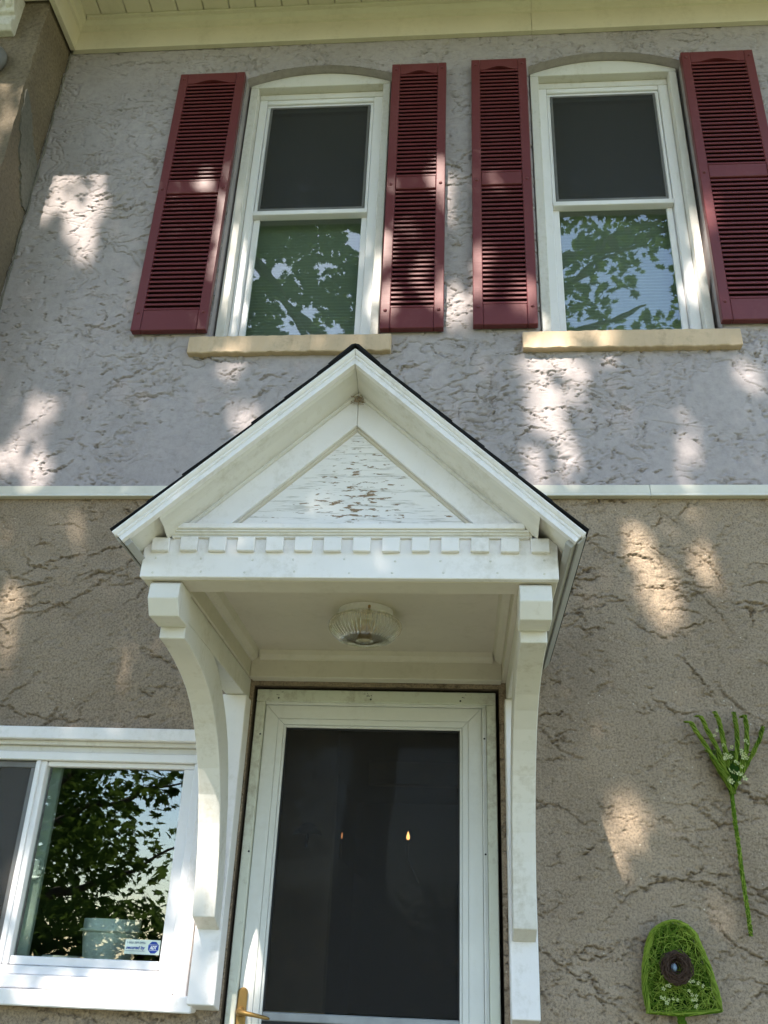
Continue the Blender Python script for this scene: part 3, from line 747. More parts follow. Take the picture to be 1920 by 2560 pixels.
oc = [(-1.0895+0.0205*math.cos(math.pi/8+k*math.pi/4), 1.6235+0.0205*math.sin(math.pi/8+k*math.pi/4)) for k in range(8)]
prism('octagon', M['blue'], stk, oc, 'y', 0.0356, 0.0361)
text('ADT', M['sticker_white'], -1.1025, 1.6178, 0.0150, 0.2, 0.0006, y=0.0350, wid=0.026)
box('octagon_line', M['sticker_white'], stk, -1.105, -1.074, 0.0348, 0.0354, 1.6315, 1.6325, 0)
box('octagon_line', M['sticker_white'], stk, -1.105, -1.074, 0.0348, 0.0354, 1.6140, 1.6150, 0)

# ------------------------------------------------------------------ storm door
sd = thing('storm_door', (-0.335, 0.05, 0.44), 'white storm door with dark insect screen under the gabled canopy', 'door')
CS = M['casing']
ca = box('casing_head', CS, sd, -0.803, 0.136, 0.018, 0.075, 2.515, 2.563, 0.003)
box('casing_side', CS, sd, -0.803, -0.768, 0.018, 0.075, 0.44, 2.5145, 0.003)
box('casing_side', CS, sd, 0.100, 0.136, 0.018, 0.075, 0.44, 2.5145, 0.003)
box('mounting_rail', M['door'], sd, -0.767, 0.099, 0.030, 0.06, 2.506, 2.5225, 0.002)
box('hinge_rail', M['door'], sd, 0.083, 0.099, 0.026, 0.06, 0.46, 2.505, 0.002)
box('hinge_leaf', M['door'], sd, 0.0845, 0.090, 0.020, 0.0255, 0.46, 2.500, 0.001)
def miter(name, x0, x1, z0, z1, wl, y0, y1, mat):
    """mitred frame as separate members (left, head, right)"""
    for nm, poly in (('door_stile', [(x0, z0), (x0, z1), (x0+wl, z1-wl), (x0+wl, z0)]),
                     ('door_head', [(x0+0.001, z1), (x1-0.001, z1), (x1-wl-0.001, z1-wl), (x0+wl+0.001, z1-wl)]),
                     ('door_stile', [(x1, z0), (x1, z1), (x1-wl, z1-wl), (x1-wl, z0)])):
        prism(nm, mat, sd, poly, 'y', y0, y1, 0.0015)
miter('a', -0.766, 0.082, 0.46, 2.505, 0.052, 0.040, 0.075, M['door'])
miter('b', -0.7135, 0.0295, 0.46, 2.4525, 0.022, 0.044, 0.075, M['door'])
miter('c', -0.691, 0.007, 0.46, 2.430, 0.009, 0.050, 0.075, M['door'])
sc = box('screen_frame', M['black'], sd, -0.6815, -0.0025, 0.058, 0.068, 2.414, 2.4205, 0.001)
box('screen_stile', M['black'], sc, -0.6815, -0.676, 0.058, 0.068, 1.44, 2.4135, 0.001)
box('screen_stile', M['black'], sc, -0.008, -0.0025, 0.058, 0.068, 1.44, 2.4135, 0.001)
box('insect_screen', M['doorscreen'], sc, -0.6755, -0.0085, 0.062, 0.0635, 1.4425, 2.4135, 0)
box('pane', pane_glass('door_glass', 0.014, (0.8, 0.8, 0.8), 0.3), sd, -0.6755, -0.0085, 0.070, 0.074, 1.4425, 2.4135, 0)
box('screen_rail', M['alum'], sd, -0.6815, -0.0025, 0.054, 0.072, 1.412, 1.4395, 0.003)
box('rail_line', M['black'], sd, -0.6815, -0.0025, 0.058, 0.072, 1.402, 1.4115, 0)
box('lower_rail', M['alum'], sd, -0.6815, -0.0025, 0.054, 0.072, 1.372, 1.4015, 0.003)
box('pane', M['glass'], sd, -0.6815, -0.0025, 0.060, 0.065, 0.60, 1.3715, 0)
box('kick_plate', M['door'], sd, -0.6815, -0.0025, 0.052, 0.072, 0.46, 0.5995, 0.002)
# brass handle
esc = [( -0.7500+0.0165*math.cos(a), 1.495+0.0165*math.sin(a)) for a in np.linspace(0, math.pi, 13)] + [(-0.7500+0.0165*math.cos(a), 1.255+0.0165*math.sin(a)) for a in np.linspace(math.pi, 2*math.pi, 13)]
hd = prism('handle_plate', M['brass'], sd, esc, 'y', 0.026, 0.0395, 0.004)
link('handle_lever', tube_mesh([([(-0.750, 0.030, 1.437), (-0.750, 0.0, 1.437), (-0.744, -0.014, 1.437), (-0.72, -0.020, 1.434), (-0.69, -0.020, 1.430), (-0.655, -0.016, 1.424), (-0.642, -0.013, 1.421)], [0.012, 0.011, 0.010, 0.0075, 0.0065, 0.006, 0.003])], 10), M['brass'], hd, smooth=True)
link('handle_boss', tube_mesh([([(-0.750, 0.027, 1.437), (-0.750, 0.010, 1.437), (-0.750, 0.006, 1.437)], [0.016, 0.015, 0.008])], 14), M['brass'], hd, smooth=True)
# screws and holes on the frame
HOLE = lathe_mesh([(0.0001, 0.002), (0.003, 0.0018), (0.0038, 0.0)], 10); HOLE.transform(Matrix.Rotation(math.radians(90), 4, 'X'))
for x, y, z in ((-0.715, 0.0175, 2.528), (-0.350, 0.0175, 2.528), (0.0, 0.0175, 2.528), (0.091, 0.0195, 2.385), (0.091, 0.0195, 1.97), (-0.775, 0.0175, 2.385), (-0.775, 0.0175, 1.955)):
    link('screw', HOLE, M['black'], sd, (x, y, z))
for k in range(16):
    x = random.choice((-0.71, -0.36, 0.02))+random.uniform(-.015, .015)
    o = link('paint_chip', HOLE, M['dark'], sd, (x, 0.0176, 2.545+random.uniform(-.006, .008))); o.scale = (random.uniform(.3, 1.3), 0.3, random.uniform(.2, .5))
# things seen dimly in the hall
hk = thing('wall_hook', (-0.70, 0.89, 2.14), 'dark fan shaped iron hook on the hall wall behind the screen', 'hook')
fan = [(-0.70-0.068, 2.118), (-0.70-0.06, 2.14), (-0.70-0.04, 2.15), (-0.70-0.03, 2.168), (-0.70, 2.178), (-0.70+0.03, 2.168), (-0.70+0.04, 2.15), (-0.70+0.06, 2.14), (-0.70+0.068, 2.118), (-0.70+0.04, 2.128), (-0.70, 2.122), (-0.70-0.04, 2.128)]
prism('fan_plate', M['black'], hk, fan, 'y', 0.885, 0.899, 0.001)
link('hook_arm', tube_mesh([([(-0.70, 0.89, 2.13), (-0.70, 0.885, 2.09), (-0.70, 0.86, 2.07), (-0.70, 0.85, 2.09)], 0.006)], 6), M['black'], hk, smooth=True)
for i, (x, z) in enumerate(((-0.725, 2.300), (-0.318, 2.305))):
    t = thing('hall_lamp', (x, 2.38, z), ('faint' if i == 0 else 'brighter') + ' warm candle bulb glowing inside the dark hall', 'lamp', 'candle bulbs in the hall')
    link('bulb', lathe_mesh([(0.0001, 0.035), (0.005, 0.02), (0.011, 0.0), (0.009, -0.014), (0.0001, -0.018)] if i else [(0.0001, 0.022), (0.004, 0.012), (0.005, 0.0), (0.004, -0.014), (0.0001, -0.018)], 12), M['bulb'] if i else M['bulb_dim'], t, (x, 2.38, z), True)
    link('candle', tube_mesh([([(x, 2.38, z-0.018), (x, 2.38, z-0.10)], 0.008)], 8), M['nest'], t)
    link('arm', tube_mesh([([(x, 2.38, z-0.10), (x, 2.40, z-0.13), (x, 4.0, z-0.13)], 0.006)], 6), M['black'], t)

# ------------------------------------------------------------------ gabled canopy over the door
cp = thing('door_canopy', (-0.33, 0, 2.5), 'white gabled canopy with dentils and curved brackets over the door', 'canopy')
WP = M['white']
AX, AZ = -0.3235, 3.300; CU, SU = 0.7275, 0.686          # slope: cos, sin
HALF = 0.6605
def rake(name, mat, side, prof, end, val, parent, bev=0.0):
    """sweep profile points (y, depth below the roof line) from the ridge down one slope, mitred at the ridge"""
    bm = bmesh.new(); A, B = [], []
    for y, o in prof:
        z0 = AZ-o/CU; A.append(bm.verts.new((AX+side*0.0006, y, z0)))
        if end == 'x': dx = val
        elif end == 'z': dx = (z0-val)*CU/SU
        else: dx = val - o*SU                           # square cut at distance val
        B.append(bm.verts.new((AX+side*dx, y, z0-dx*SU/CU)))
    n = len(prof); bm.faces.new(A[::-1]); bm.faces.new(B)
    for i in range(n): bm.faces.new((A[i], A[(i+1) % n], B[(i+1) % n], B[i]))
    return link(name, bm_mesh(bm, bev), mat, parent)
deck = {}
for s in (-1, 1):
    deck[s] = rake('roof_deck', M['old_white'], s, [(-1.188, 0.004), (-1.188, 0.024), (-0.004, 0.024), (-0.004, 0.004)], 'sq', HALF, cp)
    rake('drip_edge', WP, s, [(-1.214, 0.000), (-1.214, 0.004), (-1.209, 0.010), (-1.205, 0.012), (-1.189, 0.012), (-1.189, 0.000)], 'sq', HALF+0.004, cp)
    rake('rake_fascia', WP, s, [(-1.2045, 0.0122), (-1.2045, 0.018), (-1.200, 0.021), (-1.203, 0.024), (-1.203, 0.036), (-1.180, 0.036), (-1.180, 0.0122)], 'sq', HALF, cp)
    rake('crown_moulding', M['old_white'], s, [(-1.1795, 0.0245), (-1.1795, 0.036), (-1.168, 0.040), (-1.150, 0.0405), (-1.130, 0.043), (-1.108, 0.050), (-1.092, 0.0535), (-1.080, 0.0535), (-1.080, 0.0245)], 'x', 0.545, cp)
    rake('bed_bead', M['old_white'], s, [(-1.0795, 0.030), (-1.0795, 0.060), (-1.0745, 0.063), (-1.0705, 0.063), (-1.0705, 0.030)], 'x', 0.53, cp)
    rake('rake_board', WP, s, [(-1.070, 0.0305), (-1.070, 0.1375), (-1.0505, 0.1375), (-1.0505, 0.0305)], 'z', 2.7585, cp, 0.0015)
    # eave fascia and soffit along the depth
    ex, ez = AX+s*HALF, AZ-HALF*SU/CU
    ux, uz = s*CU, -SU; nx_, nz_ = -s*SU, -CU            # along slope, down from slope
    P = lambda a, d: (ex+ux*a+nx_*d, ez+uz*a+nz_*d)
    prism('eave_fascia', M['shade_trim'], cp, [P(0.0, 0.0245), P(0.0, 0.052), P(-0.022, 0.052), P(-0.022, 0.0245)], 'y', -1.186, -0.006, 0.002)
    prism('eave_lip', M['shade_trim'], cp, [P(0.002, -0.002), P(0.008, -0.002), P(0.008, 0.030), P(0.002, 0.030)], 'y', -1.190, -0.004, 0.001)
    bxo = -0.941 if s < 0 else 0.278
    prism('eave_soffit', M['under'], cp, [P(-0.0225, 0.0246), P(-0.0225, 0.034), (bxo+s*0.0005, 2.7005), (bxo+s*0.0005, 2.712)], 'y', -1.06, -0.006)
# shingles
def shingle_mesh(w):
    bm = bmesh.new(); L = 0.30
    for a, b_ in ((-w/2, -0.002), (0.002, w/2)):
        add_box(bm, 0, L, a, b_, 0, 0.004)
    return bm_mesh(bm, 0.0015)
shm = [shingle_mesh(0.298), shingle_mesh(0.300)]
for s in (-1, 1):
    for c in range(7):
        L0 = -0.006 + c*0.128
        for k in range(5):
            y = -1.222+0.15+k*0.301 - (0.15 if c % 2 else 0)
            if y-0.15 < -1.24: y0 = -1.226
            o = link('shingle', shm[k % 2], M['shingle'], deck[s])
            # local +x up the slope
            d = HALF/CU - L0
            px, pz = AX+s*d*CU, AZ-d*SU
            up = Vector((-s*CU, 0, SU)); nrm = Vector((s*SU, 0, CU)); ya = nrm.cross(up)
            tilt = math.radians(1.5)
            up2 = (up*math.cos(tilt)-nrm*math.sin(tilt)).normalized(); n2 = (nrm*math.cos(tilt)+up*math.sin(tilt)).normalized(); ya = n2.cross(up2)
            ls = min(1.0, (d-0.012)/0.30)
            yy = min(max(y, -1.217+0.15+random.uniform(-.004, .004)), -0.155)
            lift = 0.0082
            m4 = Matrix(((up2.x, ya.x, n2.x, px+n2.x*lift), (up2.y, ya.y, n2.y, yy), (up2.z, ya.z, n2.z, pz+n2.z*lift), (0, 0, 0, 1)))
            pl = wloc(deck[s]); m4.translation -= pl
            o.matrix_basis = m4 @ Matrix.Diagonal((ls, 1, 1, 1))
for k in range(5):
    y0 = -1.222+k*0.245
    poly = [(AX-0.080, AZ-0.0605), (AX-0.012, AZ+0.0095), (AX, AZ+0.0130), (AX+0.012, AZ+0.0095), (AX+0.080, AZ-0.0605), (AX+0.078, AZ-0.0640), (AX, AZ+0.0095), (AX-0.078, AZ-0.0640)]
    prism('ridge_cap', M['shingle'], cp, poly, 'y', y0, y0+0.243)
# pediment panel, ledge and mouldings
prism('pediment_panel', M['peel'], cp, [(AX-0.42, 2.752), (AX+0.42, 2.752), (AX, 3.150)], 'y', -1.0500, -1.035)
for s in (-1, 1):
    rake('panel_bead', M['under'], s, [(-1.0565, 0.1377), (-1.0565, 0.1455), (-1.0502, 0.1485), (-1.0502, 0.1377)], 'z', 2.7585, cp)
LX0, LX1 = -0.846, 0.186
box('ledge', WP, cp, LX0, LX1, -1.098, -1.036, 2.7395, 2.7580, 0.0025)
prism('ledge_moulding', M['old_white'], cp, [(-1.036, 2.739), (-1.091, 2.739), (-1.091, 2.733), (-1.086, 2.731), (-1.084, 2.726), (-1.079, 2.7235), (-1.079, 2.7185), (-1.0745, 2.7165), (-1.036, 2.7165)], 'x', LX0-0.012, LX1+0.012, 0.0)
fb = box('frieze_board', WP, cp, -0.941, 0.278, -1.070, -1.046, 2.5945, 2.7210, 0.002)
dm = bmesh.new(); add_box(dm, -0.0262, 0.0262, -0.0075, 0.0075, -0.0215, 0.0215); dme = bm_mesh(dm, 0.0018)
for i in range(14):
    o = link('dentil', dme, WP, cp, (-0.8885+i*0.0859, -1.0775-0.0003, 2.6952+random.uniform(-.0008, .0008))); o.rotation_euler = (0, random.uniform(-.012, .012), 0)
NAIL = lathe_mesh([(0.0001, 0.0016), (0.0028, 0.0012), (0.0036, 0.0)], 10); NAIL.transform(Matrix.Rotation(math.radians(90), 4, 'X'))
for i in range(9):
    for zz in (2.612, 2.652):
        link('nail_head', NAIL, M['old_white'], cp, (-0.905+i*0.143+random.uniform(-.012, .012), -1.0702, zz+random.uniform(-.004, .004)))
# beams, ceiling, coves
box('front_beam', M['under'], cp, -0.940, 0.277, -1.0455, -0.952, 2.5935, 2.720, 0.003)
for s, (x0, x1) in ((-1, (-0.940, -0.821)), (1, (0.158, 0.277))):
    box('side_beam', M['under'], cp, x0, x1, -0.9515, -0.004, 2.5945, 2.720, 0.003)
box('back_beam', M['under'], cp, -0.8205, 0.1575, -0.064, -0.006, 2.588, 2.720, 0.003)
box('ceiling_panel', M['ceil'], cp, -0.8205, 0.1575, -0.9515, -0.0645, 2.690, 2.704, 0)
cv = 0.034
prism('cove', M['under'], cp, [(-0.8203, 2.6895), (-0.8203, 2.652), (-0.808, 2.656), (-0.795, 2.668), (-0.7865, 2.6895)], 'y', -0.9513, -0.0647)
prism('cove', M['under'], cp, [(0.1573, 2.6895), (0.1573, 2.652), (0.145, 2.656), (0.132, 2.668), (0.1235, 2.6895)], 'y', -0.9513, -0.0647)
prism('cove', M['under'], cp, [(-0.0647, 2.6895), (-0.0647, 2.655), (-0.078, 2.660), (-0.090, 2.672), (-0.096, 2.6895)], 'x', -0.786, 0.123)
prism('cove', M['under'], cp, [(-0.9513, 2.6895), (-0.9513, 2.630), (-0.940, 2.634), (-0.926, 2.668), (-0.918, 2.6895)], 'x', -0.786, 0.123)
# brackets
FRONT = [(-0.925, 2.4550), (-0.86, 2.452), (-0.76, 2.438), (-0.67, 2.418), (-0.59, 2.392), (-0.52, 2.358), (-0.455, 2.312), (-0.395, 2.255), (-0.335, 2.185), (-0.285, 2.105), (-0.245, 2.015), (-0.215, 1.925), (-0.193, 1.83), (-0.177, 1.722)]
BACK = [(-0.0905, 1.685), (-0.0905, 1.79), (-0.108, 1.88), (-0.132, 1.98), (-0.163, 2.09), (-0.205, 2.195), (-0.262, 2.290), (-0.335, 2.370), (-0.425, 2.440), (-0.515, 2.490), (-0.585, 2.5115)]
for cx in (-0.866, 0.213):
    hw = 0.039
    poly = FRONT + BACK + [(-0.925, 2.5115)]
    br = prism('bracket', M['old_white'], cp, poly, 'x', cx-hw, cx+hw, 0.0025)
    br.location = Vector((0, 0, 0))-wloc(cp)
    prism('bracket_arm', M['old_white'], br, [(-0.930, 2.5125), (-0.930, 2.593), (-0.003, 2.593), (-0.003, 2.5125)], 'x', cx-hw+0.001, cx+hw-0.001, 0.002)
    prism('bracket_cap', M['old_white'], br, [(-0.931, 2.592), (-1.036, 2.592), (-1.052, 2.580), (-1.056, 2.535), (-1.022, 2.490), (-0.9260, 2.490), (-0.9260, 2.513)], 'x', cx-0.0455, cx+0.0455, 0.002)
    prism('bracket_leg', M['white'], br, [(-0.003, 1.437), (-0.090, 1.456), (-0.090, 2.5115), (-0.003, 2.5115)], 'x', cx-0.047, cx+0.047, 0.003)
# small cobweb clump under the apex
paths = []
for k in range(26):
    p = Vector((AX+random.gauss(0, .008), -1.078+random.uniform(-.008, .004), 3.208+random.gauss(0, .010)))
    pts = [p]
    for j in range(5): pts.append(pts[-1]+Vector((random.gauss(0, .006), random.gauss(0, .002), random.gauss(-.001, .006))))
    paths.append((pts, 0.0011))
o = link('cobweb', tube_mesh(paths, 4), plain('cobweb_dust', (0.30, 0.23, 0.16), 0.9)); tag(o, 'dusty brown cobweb clump under the peak of the canopy gable', 'cobweb', kind='stuff')

# ------------------------------------------------------------------ porch light
pl = thing('porch_light', (-0.325, -0.535, 2.69), 'round ribbed glass ceiling light under the canopy', 'lamp')
C0 = (-0.325, -0.535, 2.6895)
link('base_ring', lathe_mesh([(0.0001, -0.026), (0.086, -0.026), (0.092, -0.024), (0.094, -0.018), (0.094, 0.0)], 48), M['white'], pl, C0, True)
link('glass_bowl', lathe_mesh([(0.0885, -0.0275, 0), (0.098, -0.034, .6), (0.112, -0.046, 1), (0.121, -0.062, 1), (0.123, -0.074, 1), (0.118, -0.092, 1), (0.106, -0.112, 1), (0.090, -0.130, .9), (0.080, -0.138, .3), (0.060, -0.1425, 0), (0.040, -0.1445, 0), (0.0001, -0.146, 0),
    (0.0001, -0.142, 0), (0.040, -0.1405, 0), (0.060, -0.1385, 0), (0.078, -0.133, 0), (0.086, -0.126, 0), (0.101, -0.108, 0), (0.113, -0.089, 0), (0.1175, -0.073, 0), (0.116, -0.063, 0), (0.107, -0.049, 0), (0.094, -0.037, 0), (0.0885, -0.0275, 0)], 336, 0.0046, 48), M['ribglass'], pl, C0, True).scale = (1, 1, 0.76)
link('bulb', lathe_mesh([(0.0001, -0.105), (0.018, -0.100), (0.027, -0.085), (0.024, -0.068), (0.013, -0.050), (0.013, -0.027)], 20), M['bulbglass'], pl, C0, True)
link('thumb_screw', tube_mesh([([(C0[0]+0.02, C0[1]-0.088, C0[2]-0.018), (C0[0]+0.022, C0[1]-0.103, C0[2]-0.018)], 0.005)], 8), M['brass'], pl)

# ------------------------------------------------------------------ wreath tools on the wall (green raffia rake and spade)
def strands(paths_fn, n, r, sides=3):
    return tube_mesh([(paths_fn(i), r*random.uniform(.7, 1.5)) for i in range(n)], sides)
def wrapped(path, rad, turns, n, r=0.0011):
    """fibres wound along a stem"""
    pts = [Vector(p) for p in path]; out = []
    def at(u):
        f = u*(len(pts)-1); i = min(int(f), len(pts)-2); return pts[i].lerp(pts[i+1], f-i)
    for k in range(n):
        ph = random.uniform(0, 6.28); u0 = random.uniform(-.1, .8); u1 = min(1, u0+random.uniform(.15, .5)); u0 = max(u0, 0)
        q = []
        for j in range(9):
            u = u0+(u1-u0)*j/8; a = ph+turns*u*6.28; rr = rad*random.uniform(.85, 1.25)
            q.append(at(u)+Vector((math.cos(a)*rr, math.sin(a)*rr, random.uniform(-.002, .002))))
        out.append((q, r*random.uniform(.8, 1.5)))
    return out
def flowers(spots, parent, name='flower'):
    for (x, y, z, s) in spots:
        V, Fc = [], []; tx, tz = random.uniform(-.6, .6), random.uniform(-.6, .6)
        rot = Matrix.Rotation(tx, 3, 'X') @ Matrix.Rotation(tz, 3, 'Z')
        for k in range(5):
            a = k*1.2566+random.uniform(-.2, .2); b0 = len(V)
            for (rr, da, dy) in ((0.1, 0, 0), (0.7, -.45, -.15), (1.0, 0, -.35), (0.7, .45, -.15)):
                V.append(rot @ Vector((math.cos(a+da)*rr*s, dy*s, math.sin(a+da)*rr*s)))
            Fc.append((b0, b0+1, b0+2, b0+3))
        link(name, mesh(V, Fc), M['flower'], parent, (x, y, z))
rk = thing('raffia_rake', (0.972, -0.02, 1.73), 'green raffia wreath shaped like a garden rake hanging on the right wall', 'wreath')
hp = [(0.971, -0.030, 2.215), (0.970, -0.028, 2.12), (0.972, -0.026, 2.02), (0.973, -0.025, 1.90), (0.975, -0.026, 1.80), (0.976, -0.026, 1.733)]
h = link('handle', tube_mesh([(hp, [.008, .0065, .006, .0055, .0055, .005])], 8), M['moss'], rk, smooth=True)
link('handle_wrap', tube_mesh(wrapped(hp, .0062, 9, 70), 3), M['moss'], h)
link('handle_wrap', tube_mesh(wrapped(hp, .0070, 12, 40), 3), M['moss_light'], h)
tips = [[(0.834, 2.452), (0.850, 2.448), (0.868, 2.412), (0.912, 2.330), (0.945, 2.268)], [(0.876, 2.474), (0.889, 2.470), (0.905, 2.425), (0.938, 2.345), (0.955, 2.268)],
        [(0.945, 2.493), (0.952, 2.460), (0.960, 2.385), (0.968, 2.268)], [(1.014, 2.492), (1.013, 2.44), (1.009, 2.37), (0.982, 2.268)],
        [(1.040, 2.474), (1.049, 2.477), (1.050, 2.44), (1.042, 2.36), (1.0, 2.27)], [(1.113, 2.440), (1.090, 2.390), (1.056, 2.335), (1.012, 2.27)]]
for tp in tips:
    pth = [(x, -0.045 if i else -0.030, z) for i, (x, z) in enumerate(tp)] + [(0.972, -0.034, 2.20)]
    o = link('tine', tube_mesh([(pth, [.0045]+[.0048]*(len(pth)-2)+[.004])], 7), M['moss'], rk, smooth=True)
    link('tine_wrap', tube_mesh(wrapped(pth, .0062, 4, 40), 3), M['moss'], o)
    link('tine_wrap', tube_mesh(wrapped(pth, .0078, 3, 40, .0008), 3), M['moss_light'], o)
paths = []
for k in range(330):
    v = random.random()**.7; z = 2.20+v*0.135
    xl, xr = 0.972-0.062*v, 0.972+0.085*v
    x = random.uniform(xl, xr); p = Vector((x, -0.034+random.uniform(-.012, .012), z)); q = [p]
    d = Vector((random.gauss(0, .5), random.gauss(0, .1), random.gauss(0, .8)))
    for j in range(6):
        d += Vector((random.gauss(0, .5), random.gauss(0, .1), random.gauss(0, .5))); nv = q[-1]+d*0.008
        nv.x = min(max(nv.x, 0.972-0.068*max(.1, (nv.z-2.195)/.135)), 0.972+0.09*max(.1, (nv.z-2.195)/.135)); nv.z = min(max(nv.z, 2.195), 2.345); q.append(nv)
    paths.append((q, random.uniform(.0008, .0016)))
hdm = link('rake_head', tube_mesh(paths[:230], 3), M['moss'], rk); tag(hdm, kind='stuff')
hdm = link('rake_head', tube_mesh(paths[230:], 3), M['moss_light'], rk); tag(hdm, kind='stuff')
link('head_core', tube_mesh([([(0.972, -0.028, 2.20), (0.975, -0.028, 2.24), (0.985, -0.026, 2.285), (0.99, -0.026, 2.31)], [.010, .026, .034, .012])], 8), M['moss_dark'], rk, smooth=True)
cr = lambda x, z: (0.832+(x-440)*0.000528, 2.454-(z-145)*0.00052)
fl = []
for (px, pz) in ((735, 310), (785, 325), (740, 385), (770, 395), (735, 410), (850, 350), (865, 375), (880, 400), (855, 395), (800, 430), (820, 440), (840, 460), (765, 490), (780, 500), (810, 515), (830, 515), (850, 540), (740, 550), (760, 565), (810, 575), (885, 280), (895, 295), (700, 210), (680, 245), (745, 400), (845, 370)):
    x = 0.972+(px-765)*0.000525; z = 2.217-(pz-600)*0.00051
    fl.append((x, -0.056+random.uniform(-.006, .004), z, random.uniform(.007, .012)))
flowers(fl, rk)
sp = thing('raffia_spade', (0.72, -0.02, 1.40), 'green raffia wreath shaped like a spade with a small nest, low on the right wall', 'wreath')
out = [(0.613, 1.492), (0.607, 1.56), (0.613, 1.63), (0.632, 1.70), (0.660, 1.745), (0.722, 1.772), (0.775, 1.745), (0.800, 1.69), (0.822, 1.62), (0.838, 1.55), (0.842, 1.505), (0.725, 1.488), (0.613, 1.492)]
def catmull(P_, n_):
    r_ = []
    for i in range(len(P_)-1):
        p0, p1, p2, p3 = [Vector(P_[max(0, min(len(P_)-1, i+k))]) for k in (-1, 0, 1, 2)]
        for k in range(n_):
            t_ = k/n_; r_.append(0.5*((2*p1)+(p2-p0)*t_+(2*p0-5*p1+4*p2-p3)*t_*t_+(3*p1-p0-3*p2+p3)*t_**3))
    r_.append(Vector(P_[-1])); return [(v.x, v.y) for v in r_]
out = catmull(out[:11], 4) + [(0.725, 1.488), (0.613, 1.492)]
rim = [(x, -0.045+random.uniform(-.002, .002), z) for x, z in out]
o = link('rim', tube_mesh([(rim, 0.0042)], 7), M['moss'], sp, smooth=True)
link('rim_wrap', tube_mesh(wrapped(rim, .0065, 3, 300), 3), M['moss'], o)
link('rim_wrap', tube_mesh(wrapped(rim, .0090, 4, 140, .0009), 3), M['moss_light'], o)
def inside(x, z):
    c = False; j = len(out)-1
    for i in range(len(out)):
        if (out[i][1] > z) != (out[j][1] > z) and x < (out[j][0]-out[i][0])*(z-out[i][1])/(out[j][1]-out[i][1]+1e-9)+out[i][0]: c = not c
        j = i
    return c
paths, dpaths = [], []
while len(paths) < 560:
    x, z = random.uniform(.605, .845), random.uniform(1.488, 1.772)
    if not inside(x, z): continue
    y = -0.036+random.uniform(-.020, .012)
    q = [Vector((x, y, z))]; a = random.uniform(0, 6.28); cu = random.gauss(0, .5); st_ = random.uniform(.007, .015)
    for j in range(8):
        a += cu*0.6+random.gauss(0, .15); nv = q[-1]+Vector((math.cos(a)*st_, random.gauss(0, .002), math.sin(a)*st_))
        if not inside(nv.x, nv.z): a += 1.6; nv = q[-1]+Vector((math.cos(a)*st_*.4, 0, math.sin(a)*st_*.4))
        q.append(nv)
    paths.append((q, random.uniform(.0007, .0015)))
fw = link('fibre_web', tube_mesh(paths[:260], 3), M['moss'], sp); tag(fw, kind='stuff')
fw = link('fibre_web', tube_mesh(paths[260:], 3), M['moss_light'], sp); tag(fw, kind='stuff')
for _ in range(240):
    x, z = random.uniform(.62, .83), random.uniform(1.495, 1.75)
    if not inside(x, z): continue
    q = [Vector((x, -0.022, z))]
    for j in range(6):
        nv = q[-1]+Vector((random.gauss(0, .012), 0, random.gauss(0, .012)))
        q.append(nv if inside(nv.x, nv.z) else q[-1]+Vector((0.0003, 0, 0.0003)))
    dpaths.append((q, random.uniform(.0012, .003)))
bk = link('backing_moss', tube_mesh(dpaths, 3), M['moss_dark'], sp); tag(bk, kind='stuff')
prism('mesh_back', M['moss_dark'], sp, [(x*0.92+0.725*0.08, z*0.94+1.62*0.06) for x, z in out[:-1]], 'y', -0.016, -0.010)
link('handle', tube_mesh([([(0.717, -0.035, 1.50), (0.722, -0.034, 1.44), (0.728, -0.034, 1.37), (0.73, -0.034, 1.12)], .011)], 8), M['moss'], sp, smooth=True)
link('handle_wrap', tube_mesh(wrapped([(0.717, -0.035, 1.50), (0.722, -0.034, 1.44), (0.728, -0.034, 1.37), (0.73, -0.034, 1.12)], .0125, 9, 80), 3), M['moss'], sp)
nest = thing('bird_nest', (0.711, -0.06, 1.60), 'little brown twig nest holding a pale blue egg on the green spade', 'nest')
paths = []
for k in range(170):
    a0 = random.uniform(0, 6.28); R_ = random.gauss(.033, .0075); yy = random.uniform(-.035, .0); q = []
    for j in range(9):
        a = a0+j*.22; q.append((0.709+math.cos(a)*R_*random.uniform(.9, 1.1), -0.055+yy+random.uniform(-.004, .004), 1.628+math.sin(a)*R_*1.05*random.uniform(.9, 1.1)))
    paths.append((q, random.uniform(.001, .0022)))
tag(link('twig_ring', tube_mesh(paths, 4), M['nest'], nest), kind='stuff')
c_ = lathe_mesh([(0.0001, 0.012), (0.02, 0.010), (0.032, 0.0), (0.036, -0.025)], 20); c_.transform(Matrix.Rotation(math.radians(-90), 4, 'X'))
link('nest_cup', c_, M['nest'], nest, (0.709, -0.060, 1.628), True)
eg = bmesh.new(); bmesh.ops.create_uvsphere(eg, u_segments=16, v_segments=10, radius=.010)
for v in eg.verts: v.co.z *= 1.3
link('egg', bm_mesh(eg), M['egg'], nest, (0.702, -0.072, 1.628), True)
fl = []
for (px, pz) in ((600, 1010), (650, 1015), (565, 1060), (520, 1170), (570, 1185), (625, 1200), (590, 1240), (685, 1185), (740, 1195), (945, 940), (990, 945), (1050, 960), (1115, 995), (920, 1068), (960, 1120), (1010, 1130), (950, 1190), (1000, 1180), (1000, 1250), (985, 1270)):
    fl.append((0.613+(px-350)*0.000231, -0.068+random.uniform(-.006, .004), 1.772-(pz-120)*0.000222, random.uniform(.005, .008)))
flowers(fl, sp)

